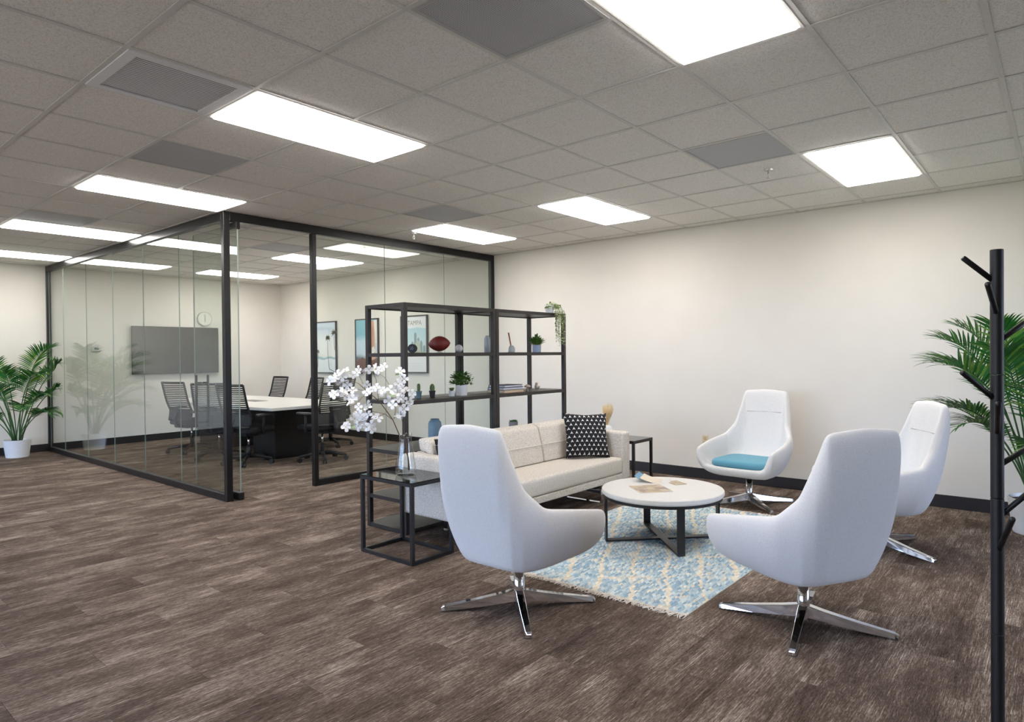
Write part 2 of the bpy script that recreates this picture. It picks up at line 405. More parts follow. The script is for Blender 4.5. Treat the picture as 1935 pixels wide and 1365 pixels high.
for (along, fixed, opens) in ((1, XL - 0.08, OPEN_L), (0, YF - 0.08, OPEN_F)):
    for (o0, o1, z0, z1) in opens:
        wn += 1
        m = MB(); mid = (o0 + o1) / 2
        for (u0, u1, v0, v1) in ((o0, o0 + 0.05, z0, z1), (o1 - 0.05, o1, z0, z1), (mid - 0.025, mid + 0.025, z0, z1), (o0, o1, z0, z0 + 0.05), (o0, o1, z1 - 0.05, z1)):
            if along == 0: m.box(u0, u1, fixed - 0.03, fixed + 0.03, v0, v1)
            else: m.box(fixed - 0.03, fixed + 0.03, u0, u1, v0, v1)
        w = m.build('window_%d' % wn, M_FRAME)
        pm = MB().box(o0 + 0.05, o1 - 0.05, fixed - 0.003, fixed + 0.003, z0 + 0.05, z1 - 0.05) if along == 0 else MB().box(fixed - 0.003, fixed + 0.003, o0 + 0.05, o1 - 0.05, z0 + 0.05, z1 - 0.05)
        pm.build('window_pane', M_GLASS, w)
        tag(w, 'tall black framed window in the wall outside the picture', 'window', 'windows outside the picture', 'structure')
for nm, b in (('baseboard_right', (XW - 0.012, XW, YF, YB, 0.0, 0.115)), ('baseboard_back', (XL, XW - 0.012, YB - 0.012, YB, 0.0, 0.115))):
    o = MB().box(*b).build(nm, M_BASEB, bevel=0.004)
    tag(o, 'black rubber baseboard along the ' + ('long lounge wall' if 'right' in nm else 'end wall under the screen'), 'baseboard', kind='structure')

# ------------------------------------------------------------------ ceiling fittings
def emit_mat():
    m, nt, b = new_mat('panel_diffuser')
    b.inputs['Base Color'].default_value = (0.8, 0.8, 0.8, 1)
    b.inputs['Emission Color'].default_value = (1.0, 0.966, 0.93, 1); b.inputs['Emission Strength'].default_value = PANEL_POWER
    return m
M_EMIT = emit_mat()
LLAB = {(0, -2): 'largest lit ceiling panel cut by the top edge', (0, 2): 'lit ceiling panel touching the louvred air vent', (0, 6): 'lit ceiling panel just above the black corner post of the glass room',
        (0, 10): 'lit ceiling panel at the left edge in front of a grey vent', (0, 14): 'farthest left lit ceiling panel close to the end wall', (5, -2): 'lit ceiling panel at the right beside the grey vent and sprinkler',
        (5, 2): 'lit ceiling panel over the hanging plant on the black shelf', (5, 5): 'lit ceiling panel just outside the glass room near its top rail',
        (5, 10): 'lit ceiling panel inside the glass room in front of the grey vent', (5, 14): 'lit ceiling panel inside the glass room nearest the end wall'}
fr_me = MB().box(0.012, 2 * T - 0.012, 0.012, 0.026, -0.002, 0.09).box(0.012, 2 * T - 0.012, T - 0.026, T - 0.012, -0.002, 0.09).box(0.012, 0.026, 0.026, T - 0.026, -0.002, 0.09).box(2 * T - 0.026, 2 * T - 0.012, 0.026, T - 0.026, -0.002, 0.09).box(0.012, 2 * T - 0.012, 0.012, T - 0.012, 0.09, 0.095).mesh('frame', M_TEE)
_a, _b = 0.027, 0.040                     # drop and glowing slopes added to flat panels, brightening ceiling and upper wall
df_me = MB().faces([(_a, _a, 0.004), (2 * T - _a, _a, 0.004), (2 * T - _a, T - _a, 0.004), (_a, T - _a, 0.004), (_b, _b, -0.014), (2 * T - _b, _b, -0.014), (2 * T - _b, T - _b, -0.014), (_b, T - _b, -0.014)],
                   [(0, 1, 2, 3), (7, 6, 5, 4), (0, 4, 5, 1), (1, 5, 6, 2), (2, 6, 7, 3), (3, 7, 4, 0)]).mesh('diffuser', M_EMIT)
for (i, j) in LIGHTS:
    x, y = GX + i * T, GY + j * T
    if y < YF + 0.1 or y + T > YB or x < XL: continue
    hidden = (i, j) not in LLAB
    o = thing('ceiling_light', LLAB.get((i, j), 'lit ceiling panel in the part of the office outside the picture'), 'ceiling light', (x, y, CEIL), group='lit ceiling panels')
    link_mesh('frame', fr_me, o); link_mesh('diffuser', df_me, o)
def perf_mat():
    m, nt, b = new_mat('perforated_metal')
    g = nt.nodes.new('ShaderNodeNewGeometry'); v = nt.nodes.new('ShaderNodeTexVoronoi'); v.inputs['Scale'].default_value = 110; v.inputs['Randomness'].default_value = 0.0
    nt.links.new(g.outputs['Position'], v.inputs['Vector'])
    col = ramp(nt, v.outputs['Distance'], [(0.22, lin((84, 84, 90))), (0.34, lin((196, 196, 200)))])
    nt.links.new(col, b.inputs['Base Color']); b.inputs['Roughness'].default_value = 0.5
    return m
M_PERF = perf_mat()
PLAB = {(0, -1): 'large perforated grey ceiling vent beside the biggest light', (0, 4): 'grey perforated vent between the two left lit panels', (4, 4): 'grey vent above the lit panel beside the glass room rail',
        (4, -1): 'grey vent left of the right-hand lit panel', (0, 9): 'faint grey vent behind the left-edge lit panel', (4, 9): 'grey vent inside the glass room by its lit panel'}
for (i, j) in PERF:
    o = thing('return_air_vent', PLAB[(i, j)], 'vent', (GX + i * T, GY + j * T, CEIL), group='perforated ceiling vents')
    MB().box(0.03, T - 0.03, 0.03, T - 0.03, 0.001, 0.004).build('perforated_plate', M_PERF, o)
    MB().box(0.012, T - 0.012, 0.012, 0.03, -0.002, 0.006).box(0.012, T - 0.012, T - 0.03, T - 0.012, -0.002, 0.006).box(0.012, 0.03, 0.03, T - 0.03, -0.002, 0.006).box(T - 0.03, T - 0.012, 0.03, T - 0.03, -0.002, 0.006).build('frame', mat('vent_frame', (178, 177, 176), 0.5), o)
o = thing('louvred_vent', 'louvred air vent with many thin blades touching a lit panel', 'vent', (GX - T, GY + 2 * T, CEIL))
m_l = mat('louvre_paint', (232, 232, 234), 0.45)
MB().box(0.012, T - 0.012, 0.012, 0.06, -0.006, 0.004).box(0.012, T - 0.012, T - 0.06, T - 0.012, -0.006, 0.004).box(0.012, 0.06, 0.06, T - 0.06, -0.006, 0.004).box(T - 0.06, T - 0.012, 0.06, T - 0.06, -0.006, 0.004).build('frame', m_l, o)
MB().box(0.06, T - 0.06, 0.06, T - 0.06, 0.007, 0.010).build('backing', mat('vent_void', (74, 76, 84), 0.8), o)
lv = MB().faces([(0.06, 0, 0.003), (T - 0.06, 0, 0.003), (T - 0.06, 0.0075, 0), (0.06, 0.0075, 0), (0.06, 0, 0.0042), (T - 0.06, 0, 0.0042), (T - 0.06, 0.0075, 0.0012), (0.06, 0.0075, 0.0012)],
                [(0, 1, 2, 3), (7, 6, 5, 4), (0, 4, 5, 1), (2, 6, 7, 3), (0, 3, 7, 4), (1, 5, 6, 2)]).mesh('louvre_blade', m_l)
for k in range(22): link_mesh('louvre_blade', lv, o, (0, 0.066 + k * 0.0217, -0.002))
for (fi, fj, lab) in ((5.46, -0.49, 'small chrome sprinkler head between the grey vent and right lit panel'), (5.28, 6.18, 'small sprinkler head left of the lit panel by the glass room rail')):
    o = thing('sprinkler_head', lab, 'sprinkler', (GX + fi * T, GY + fj * T, CEIL), group='ceiling sprinklers')
    MB().lathe([(0.0, -0.004), (0.034, -0.004), (0.036, 0.006), (0.0, 0.006)], 20).build('escutcheon', mat('nickel', (190, 188, 184), 0.3, metal=0.8), o)
    MB().tube([(0, 0, 0), (0, 0, -0.028)], 0.009, 10).tube([(0.011, 0, -0.026), (0.013, 0, -0.045), (0, 0, -0.058)], 0.0025, 6).tube([(-0.011, 0, -0.026), (-0.013, 0, -0.045), (0, 0, -0.058)], 0.0025, 6).build('sprinkler_body', MATS['nickel'], o)
    MB().lathe([(0.0, -0.061), (0.016, -0.061), (0.016, -0.058), (0.0, -0.058)], 14).build('deflector', MATS['nickel'], o)

# ------------------------------------------------------------------ glass room
PX, PY = 3.0, 6.32
RT, RB = CEIL, 0.0
gl_ = thing('glass_partition', 'long glass wall with black frame running back to the end wall', 'glass wall', (PX, PY, 0))
def lbox(parent, name, m, x0, x1, y0, y1, z0, z1, bevel=0.0):
    p = parent.location
    return MB().box(x0 - p.x, x1 - p.x, y0 - p.y, y1 - p.y, z0 - p.z, z1 - p.z).build(name, m, parent, bevel=bevel)
def pane(parent, x0, x1, y0, y1, z0, z1, name='glass_pane'):
    p = parent.location; m = MB().box(x0 - p.x, x1 - p.x, y0 - p.y, y1 - p.y, z0 - p.z, z1 - p.z)
    m.bm.faces.ensure_lookup_table()
    thin = 0 if (x1 - x0) < (y1 - y0) else 1
    for f in m.bm.faces:
        f.normal_update()
        f.material_index = 0 if abs(f.normal[thin]) > 0.9 else 1
    return m.build(name, [M_GLASS, M_GEDGE], parent)
lbox(gl_, 'corner_post', M_FRAME, PX - 0.03, PX + 0.03, PY - 0.03, PY + 0.03, 0, CEIL, 0.004)
lbox(gl_, 'end_post', M_FRAME, PX - 0.03, PX + 0.03, YB - 0.05, YB, 0, CEIL, 0.003)
lbox(gl_, 'top_rail', M_FRAME, PX - 0.03, PX + 0.03, PY + 0.03, YB - 0.05, CEIL - 0.085, CEIL, 0.004)
lbox(gl_, 'bottom_rail', M_FRAME, PX - 0.03, PX + 0.03, PY + 0.03, YB - 0.05, 0, 0.07, 0.004)
seams = [PY + 0.03, 7.38, 8.36, 9.34, 10.33, 11.32, YB - 0.05]
for a, b in zip(seams, seams[1:]): pane(gl_, PX - 0.004, PX + 0.004, a + 0.0015, b - 0.0015, 0.06, CEIL - 0.075)
gr_ = thing('glass_partition', 'end glass wall with black frame and open doorway behind the black shelf', 'glass wall', (PX + 0.03, PY, 0))
DX = 3.95
lbox(gr_, 'door_jamb', M_FRAME, DX - 0.03, DX + 0.02, PY - 0.03, PY + 0.03, 0, CEIL - 0.085, 0.004)
lbox(gr_, 'end_post', M_FRAME, XW - 0.06, XW, PY - 0.03, PY + 0.03, 0, CEIL, 0.003)
lbox(gr_, 'top_rail', M_FRAME, PX + 0.03, XW - 0.06, PY - 0.03, PY + 0.03, CEIL - 0.085, CEIL, 0.004)
lbox(gr_, 'bottom_rail', M_FRAME, DX + 0.02, XW - 0.06, PY - 0.03, PY + 0.03, 0, 0.07, 0.004)
seams = [DX + 0.02, 4.90, 5.86, XW - 0.06]
for a, b in zip(seams, seams[1:]): pane(gr_, a + 0.0015, b - 0.0015, PY - 0.004, PY + 0.004, 0.06, CEIL - 0.075)
gd = thing('glass_door', 'open frameless glass door with a tall double-sided bar handle', 'door', (3.105, PY, 0))
pane(gd, 3.099, 3.111, PY - 0.03, 7.27, 0.03, CEIL - 0.10, 'door_pane')
lbox(gd, 'top_patch', M_BLACK, 3.085, 3.125, PY - 0.045, PY + 0.12, CEIL - 0.155, CEIL - 0.088, 0.003)
lbox(gd, 'bottom_patch', M_BLACK, 3.08, 3.13, PY - 0.05, PY + 0.12, 0.004, 0.075, 0.003)
for sx in (-1, 1):
    h = MB().tube([(sx * 0.06, 0.78, 0.67), (sx * 0.06, 0.78, 1.22)], 0.0125, 12).build('pull_bar', M_BLACK, gd, smooth=True)
    for z in (0.72, 1.14): MB().tube([(sx * 0.006, 0.78, z), (sx * 0.06, 0.78, z)], 0.008, 10).build('standoff', M_BLACK, h, smooth=True)

# ------------------------------------------------------------------ on the end wall and inside the glass room
tv = thing('wall_screen', 'wide dark grey flat screen mounted on the end wall', 'television', (4.83, YB, 1.54))
MB().box(-0.30, 0.30, -0.035, 0, -0.2, 0.2).build('wall_bracket', M_PLASTIC, tv)
MB().box(-0.71, 0.71, -0.065, -0.035, -0.405, 0.405).build('casing', M_PLASTIC, tv, bevel=0.004)
sc_ = MB().box(-0.702, 0.702, -0.0665, -0.065, -0.397, 0.397).build('screen', mat('screen_glass', (70, 68, 66), 0.35, spec=0.6), tv)
text_obj('screen_lettering', 'KPAWKN', 0.085, mat('screen_text', (30, 30, 32), 0.5), sc_, (0.53, -0.0672, 0.325), (math.pi / 2, 0, 0))
ck = thing('wall_clock', 'round pale clock above the right end of the wall screen', 'clock', (5.32, YB, 2.105))
def disc_y(r, y0, y1, m, name, parent, seg=32):
    o = MB().tube([(0, y0, 0), (0, y1, 0)], r, seg).build(name, m, parent); return o
disc_y(0.128, 0, -0.03, mat('clock_rim', (176, 176, 172), 0.4), 'rim', ck)
disc_y(0.116, -0.03, -0.032, mat('clock_face', (228, 226, 218), 0.6), 'face', ck)
MB().box(-0.004, 0.004, -0.034, -0.0325, -0.01, 0.075).build('minute_hand', M_PLASTIC, ck)
MB().box(-0.004, 0.004, -0.034, -0.0325, -0.055, 0.01).build('hour_hand', M_PLASTIC, ck)
th = thing('thermostat', 'small white thermostat on the end wall left of the screen', 'thermostat', (3.62, YB, 1.56))
MB().box(-0.06, 0.06, -0.025, 0, -0.04, 0.04).build('housing', M_WHITE, th, bevel=0.006)
MB().box(-0.025, 0.035, -0.027, -0.025, -0.01, 0.022).build('display', mat('lcd', (120, 126, 118), 0.3), th)
ol = thing('wall_outlet', 'beige outlet plate on the long wall beside the lounge chair', 'outlet', (XW, 3.115, 0.427))
MB().box(-0.006, 0, -0.036, 0.036, -0.058, 0.058).build('cover_plate', mat('almond_plastic', (222, 205, 170), 0.4), ol, bevel=0.003)
for z in (-0.025, 0.025): MB().box(-0.009, -0.006, -0.016, 0.016, z - 0.016, z + 0.016).build('socket', mat('almond_dark', (196, 178, 142), 0.4), ol, bevel=0.002)

def poster_mat(name, stops):
    """vertical colour bands along the print's own height, with soft cloud noise"""
    m, nt, b = new_mat(name)
    tc = nt.nodes.new('ShaderNodeTexCoord'); sp = nt.nodes.new('ShaderNodeSeparateXYZ'); nt.links.new(tc.outputs['Object'], sp.inputs[0])
    n = nt.nodes.new('ShaderNodeTexNoise'); n.inputs['Scale'].default_value = 5; nt.links.new(tc.outputs['Object'], n.inputs['Vector'])
    z = math_node(nt, 'MULTIPLY_ADD', sp.outputs['Z'], 1.0 / 0.94, 0.5)
    z = math_node(nt, 'MULTIPLY_ADD', math_node(nt, 'SUBTRACT', n.outputs['Fac'], 0.5), 0.08, z)
    nt.links.new(ramp(nt, z, [(p, lin(c)) for p, c in stops]), b.inputs['Base Color']); b.inputs['Roughness'].default_value = 0.35
    return m
def framed(yc, zc, w, h, label, pm):
    o = thing('framed_print', label, 'picture', (XW, yc, zc), group='framed prints on the long wall')
    MB().box(-0.035, 0, -w / 2, w / 2, h / 2 - 0.018, h / 2).box(-0.035, 0, -w / 2, w / 2, -h / 2, -h / 2 + 0.018).box(-0.035, 0, -w / 2, -w / 2 + 0.018, -h / 2 + 0.018, h / 2 - 0.018).box(-0.035, 0, w / 2 - 0.018, w / 2, -h / 2 + 0.018, h / 2 - 0.018).build('frame', mat('picture_frame', (58, 56, 56), 0.4), o)
    p = MB().box(-0.024, -0.004, -w / 2 + 0.018, w / 2 - 0.018, -h / 2 + 0.018, h / 2 - 0.018).build('print', pm, o)
    return o, p
# in a print the viewer's right is -y
def flat(p, name, polys, rgb, x=-0.0248):
    m = MB()
    for pts in polys:
        n = len(pts); vs_ = [(x, -a, b) for a, b in pts] + [(x + 0.0007, -a, b) for a, b in pts]
        m.faces(vs_, [tuple(range(n)), tuple(range(2 * n - 1, n - 1, -1))] + [(i, n + i, n + (i + 1) % n, (i + 1) % n) for i in range(n)])
    return m.build(name, mat('ink_%d_%d_%d' % rgb, rgb, 0.4), p)
def palm(a, z0, z1, bend, r):
    n = 10; L, Rr = [], []
    for k in range(n + 1):
        t = k / n; x = a + bend * math.sin(t * 2.2); L.append((x - 0.006, z0 + (z1 - z0) * t)); Rr.append((x + 0.006, z0 + (z1 - z0) * t))
    x1 = a + bend * math.sin(2.2); crown = []
    for k in range(9):
        an = math.radians(-30 + 240 * k / 8); ca, sa = math.cos(an), math.sin(an)
        crown.append([(x1 - sa * 0.012, z1 + ca * 0.012), (x1 + ca * r * 0.6, z1 + sa * r * 0.6 + 0.01), (x1 + ca * r, z1 + sa * r - 0.02), (x1 + sa * 0.012, z1 - ca * 0.012)])
    return [L + Rr[::-1]], crown
o, p = framed(10.46, 1.572, 0.64, 0.945, 'framed print of a tall palm by pale water, farthest along the wall',
              poster_mat('print_beach', [(0.0, (222, 228, 230)), (0.27, (226, 232, 233)), (0.28, (150, 180, 190)), (0.315, (176, 200, 206)), (0.32, (232, 232, 226)), (0.65, (226, 230, 230)), (0.85, (196, 210, 222)), (1.0, (206, 216, 230))]))
for nm, (a, z0, z1, bd, r) in zip(('tall', 'right', 'left'), ((0.10, -0.40, 0.17, -0.05, 0.085), (0.27, -0.05, 0.26, -0.01, 0.10), (-0.27, -0.36, -0.07, 0.01, 0.05))):
    tr, cr_ = palm(a, z0, z1, bd, r)
    flat(p, 'palm_trunk', tr, (92, 84, 80)); flat(p, 'palm_crown', cr_, (122, 118, 98), -0.0250)
flat(p, 'shore_line', [[(0.10, -0.40), (0.29, -0.455), (0.29, -0.445), (0.105, -0.39)]], (70, 68, 70), -0.0252)
o, p = framed(9.245, 1.572, 0.64, 0.945, 'framed print of brick-red towers under a teal sky, half behind the shelf post',
              poster_mat('print_city', [(0.0, (120, 88, 78)), (0.2, (140, 102, 90)), (0.28, (96, 110, 122)), (0.36, (196, 214, 224)), (0.6, (198, 216, 226)), (0.72, (130, 186, 200)), (1.0, (140, 196, 208))]))
flat(p, 'tower', [[(0.02, -0.3), (0.24, -0.38), (0.22, 0.43), (0.08, 0.43), (0.02, 0.1)]], (206, 160, 134))
flat(p, 'tower_windows', [[(0.06 + 0.05 * k, -0.1 + 0.02 * k), (0.075 + 0.05 * k, -0.1 + 0.02 * k), (0.085 + 0.045 * k, 0.34), (0.07 + 0.045 * k, 0.34)] for k in range(3)], (150, 92, 78), -0.0252)
flat(p, 'rooftop', [[(-0.29, -0.44), (0.02, -0.44), (0.0, -0.24), (-0.12, -0.18), (-0.29, -0.26)], [(0.06, -0.44), (0.29, -0.44), (0.29, -0.2), (0.12, -0.24)]], (112, 78, 68), -0.0250)
flat(p, 'white_wall', [[(0.0, -0.08), (0.2, 0.0), (0.24, -0.08), (0.1, -0.2), (0.0, -0.2)]], (224, 216, 206), -0.0254)
flat(p, 'sky_edge', [[(0.24, 0.05), (0.29, 0.05), (0.29, 0.44), (0.2, 0.44)]], (226, 222, 216), -0.0250)
o, p = framed(8.02, 1.588, 0.64, 0.915, 'framed skyline poster with capital lettering, behind the shelf football',
              poster_mat('print_poster', [(0.0, (232, 232, 234)), (0.30, (232, 232, 234)), (0.305, (214, 226, 228)), (0.5, (196, 220, 224)), (0.76, (180, 212, 220)), (0.765, (232, 233, 235)), (1.0, (234, 235, 238))]))
flat(p, 'skyline', [[(-0.27 + 0.07 * k, -0.16), (-0.215 + 0.07 * k, -0.16), (-0.215 + 0.07 * k, h), (-0.2425 + 0.07 * k, h + 0.03), (-0.27 + 0.07 * k, h)] for k, h in enumerate((-0.06, 0.0, -0.03, 0.02, 0.16, 0.08, 0.03, -0.04))], (140, 158, 164))
flat(p, 'dome', [[(0.09 + 0.08 * math.cos(a), -0.16 + 0.22 * math.sin(a)) for a in [math.pi * k / 10 for k in range(11)]]], (184, 192, 178), -0.0252)
flat(p, 'waterfront_trees', [[(-0.29 + 0.05 * k, -0.165), (-0.24 + 0.05 * k, -0.165), (-0.225 + 0.05 * k, -0.13), (-0.265 + 0.05 * k, -0.11 - 0.01 * (k % 3)), (-0.30 + 0.05 * k, -0.13)] for k in range(11)], (168, 172, 140), -0.0254)
text_obj('poster_lettering', 'TAMPA', 0.105, mat('poster_ink', (150, 140, 132), 0.5), p, (-0.0248, -0.02, 0.335), (math.pi / 2, 0, -math.pi / 2))
flat(p, 'caption_line', [[(-0.2, -0.30 - 0.03 * k), (0.22 - 0.03 * (k % 2), -0.30 - 0.03 * k), (0.22 - 0.03 * (k % 2), -0.304 - 0.03 * k), (-0.2, -0.304 - 0.03 * k)] for k in range(4)], (206, 204, 206))

# conference table: boat-shaped white top on dark slab bases
TX, TY = 4.93, 9.55
ct = thing('conference_table', 'long white boat-shaped conference table on a black base', 'table', (TX, TY, 0))
n = 12; pts = []
for k in range(n + 1):
    y = -1.62 + 3.24 * k / n; pts.append((0.60 + 0.13 * (1 - (y / 1.62) ** 2), y))
pts = pts + [(-x, y) for x, y in pts[::-1]]
MB().prism(pts, 0.705, 0.745).build('table_top', M_WHITE, ct, bevel=0.004)
for y in (-0.85, 0.85): MB().box(-0.30, 0.30, y - 0.30, y + 0.30, 0, 0.70).build('pedestal', mat('espresso_laminate', (15, 13, 13), 0.5, var=0.1), ct, bevel=0.006)
MB().box(-0.05, 0.05, -0.55, 0.55, 0.45, 0.68).build('modesty_beam', MATS['espresso_laminate'], ct)
gp = MB().box(-0.10, 0.10, -0.24, 0.24, 0.7445, 0.748).build('power_hatch', mat('hatch_grey', (120, 120, 120), 0.4, metal=0.5), ct, bevel=0.002)
MB().box(-0.002, 0.002, -0.23, 0.23, 0.748, 0.7485).build('hatch_slit', M_PLASTIC, gp)

def office_chair():
    o = thing('office_chair', 'x', 'office chair')
    MB().prism(rrect(-0.25, 0.25, -0.22, 0.26, 0.10), 0.425, 0.495).build('seat', mat('seat_mesh', (24, 24, 29), 0.85, var=0.1, bump=0.4), o, bevel=0.025, seg=3, smooth=True)
    MB().box(-0.12, 0.12, -0.16, 0.12, 0.375, 0.425).build('tilt_housing', M_PLASTIC, o, bevel=0.01)
    MB().tube([(0, 0, 0.08), (0, 0, 0.24)], 0.028, 14).build('column_shroud', M_PLASTIC, o, smooth=True)
    MB().tube([(0, 0, 0.2), (0, 0, 0.38)], 0.014, 12).build('gas_lift', M_CHROME, o, smooth=True)
    for k in range(5):
        a = math.radians(72 * k + 18); c, s = math.cos(a), math.sin(a)
        l = MB().tube([(0.03 * c, 0.03 * s, 0.105), (0.17 * c, 0.17 * s, 0.10), (0.315 * c, 0.315 * s, 0.075)], [0.026, 0.022, 0.016], 8).build('leg', M_PLASTIC, o, smooth=True)
        px_, py_ = 0.315 * c, 0.315 * s
        q = MB()
        for d in (-0.016, 0.016): q.tube([(px_ - s * (d - 0.009), py_ + c * (d - 0.009), 0.031), (px_ - s * (d + 0.009), py_ + c * (d + 0.009), 0.031)], 0.030, 14)
        q.tube([(px_, py_, 0.03), (px_, py_, 0.08)], 0.007, 8)
        q.build('caster', M_PLASTIC, l)
    # back: curved frame and horizontal slats
    def back(u, z):
        w = 0.235 - 0.03 * max(0, (0.62 - z) / 0.3) ** 2
        y = -0.245 - 0.24 * max(0, z - 0.64) + 0.05 * math.exp(-((z - 0.62) / 0.10) ** 2) * 0.6 - 0.02 * 0
        return Vector((u * w, y + 0.045 * u * u, z))
    for sgn in (-1, 1): MB().tube([back(sgn, 0.50 + 0.55 * k / 8) for k in range(9)], 0.014, 8).build('back_upright', M_PLASTIC, o, smooth=True)
    MB().tube([back(-1 + 2 * k / 8, 1.05) for k in range(9)], 0.014, 8).build('top_rail', M_PLASTIC, o, smooth=True)
    MB().tube([back(-1 + 2 * k / 8, 0.50) for k in range(9)], 0.018, 8).build('lower_rail', M_PLASTIC, o, smooth=True)
    q = MB(); z = 0.51
    while z < 1.03:
        h = 0.155 if z < 0.6 else 0.0165
        gap = 0.166 if z < 0.6 else 0.027
        vs_ = [back(-0.97 + 1.94 * k / 6, z) for k in range(7)] + [back(-0.97 + 1.94 * k / 6, z + h) for k in range(7)]
        vs_ += [v + Vector((0, 0.006, 0)) for v in vs_]
        fs = []
        for k in range(6): fs += [(k, k + 1, 8 + k, 7 + k), (21 + k, 22 + k, 15 + k, 14 + k), (k, 14 + k, 15 + k, k + 1), (7 + k, 8 + k, 22 + k, 21 + k)]
        q.faces(vs_, fs); z += gap
    q.build('back_mesh', mat('back_mesh', (30, 30, 34), 0.8, var=0.1), o)
    MB().tube([(0, -0.10, 0.40), (0, -0.25, 0.42), (0, -0.275, 0.52), (0, -0.235, 0.62)], [0.03, 0.03, 0.025, 0.02], 8).build('back_spine', M_PLASTIC, o, smooth=True)
    for sgn in (-1, 1):
        ar = MB().tube([(sgn * 0.20, 0.0, 0.41), (sgn * 0.285, -0.01, 0.42), (sgn * 0.295, -0.03, 0.50), (sgn * 0.295, -0.02, 0.645)], 0.017, 8).build('arm_post', M_PLASTIC, o, smooth=True)
        MB().prism([(x + sgn * 0.295, y) for x, y in rrect(-0.042, 0.042, -0.14, 0.13, 0.035)], 0.645, 0.672).build('armrest_pad', mat('arm_pad', (62, 60, 62), 0.6), ar, bevel=0.008, seg=2)
    return o
oc = office_chair()
OCH = [(4.25, 10.08, -76, 'black mesh office chair nearest the end wall, facing right, left of the table'),
       (4.22, 9.14, -48, 'black mesh office chair seen behind the glass door handle'),
       (4.24, 8.36, -74, 'black mesh office chair right behind the black corner post'),
       (5.78, 10.80, 90, 'black mesh office chair across the white table, by the room corner'),
       (5.80, 9.72, 82, 'black mesh office chair partly behind the door jamb, across the table'),
       (5.86, 8.95, 95, 'black mesh office chair half hidden by the white blossoms'),
       (4.98, 7.80, 8, 'black mesh office chair at the near end of the table, back to us')]
for k, (x, y, a, lab) in enumerate(OCH):
    o = oc if k == 0 else copy_tree(oc)
    o.location = (x, y, 0); o.rotation_euler.z = math.radians(a); tag(o, lab, 'office chair', 'office chairs round the conference table')

# ------------------------------------------------------------------ lounge: sofa, tables, rug
SX0, SX1, SY0, SY1 = 3.20, 5.45, 3.27, 3.955
sf = thing('sofa', 'long beige tweed sofa with boxy arms in front of the black shelf', 'sofa', ((SX0 + SX1) / 2, (SY0 + SY1) / 2, 0))
hx, hy = (SX1 - SX0) / 2, (SY1 - SY0) / 2
def spart(name, x0, x1, y0, y1, z0, z1, bev=0.03, seg=4):
    return MB().box(x0, x1, y0, y1, z0, z1).build(name, M_SOFA, sf, bevel=bev, seg=seg, smooth=True)
spart('base', -hx + 0.13, hx - 0.13, -hy + 0.012, hy - 0.10, 0.20, 0.262, 0.012)
for s in (-1, 1): spart('armrest', min(s * hx, s * (hx - 0.135)), max(s * hx, s * (hx - 0.135)), -hy, hy, 0.20, 0.655, 0.028)
spart('back_panel', -hx + 0.135, hx - 0.135, hy - 0.12, hy, 0.20, 0.655, 0.025)
spart('seat_cushion', -hx + 0.137, hx - 0.137, -hy + 0.002, hy - 0.13, 0.265, 0.415, 0.03)
cw = (2 * hx - 0.27) / 3
for k in range(3):
    x0 = -hx + 0.137 + k * cw
    cu = MB(); y_b, y_t = hy - 0.235, hy - 0.155
    prof = [(y_b - 0.02, 0.418), (y_b + 0.005, 0.575), (y_t - 0.03, 0.735), (y_t + 0.03, 0.76), (hy - 0.03, 0.755), (hy - 0.05, 0.66), (hy - 0.125, 0.655), (hy - 0.125, 0.418)]
    m_ = len(prof)
    cu.faces([(x0 + 0.004, y, z) for y, z in prof] + [(x0 + cw - 0.004, y, z) for y, z in prof], [tuple(range(m_)), tuple(range(2 * m_ - 1, m_ - 1, -1))] + [(i, m_ + i, m_ + (i + 1) % m_, (i + 1) % m_) for i in range(m_)])
    c = cu.build('back_cushion', M_SOFA, sf, bevel=0.02, seg=3, smooth=True)
    MB().tube([(x0 + 0.012, y_b + 0.002, 0.578), (x0 + cw - 0.012, y_b + 0.002, 0.578)], 0.0035, 6).build('stitched_seam', mat('seam_thread', (226, 219, 208), 0.9), c)
for s in (-1, 1):
    x = s * (hx - 0.35)
    MB().box(x - 0.02, x + 0.02, -hy + 0.10, hy - 0.10, 0.0, 0.012).box(x - 0.02, x + 0.02, -hy + 0.10, -hy + 0.115, 0.012, 0.20).box(x - 0.02, x + 0.02, hy - 0.115, hy - 0.10, 0.012, 0.20).build('sled_leg', M_CHROME, sf)

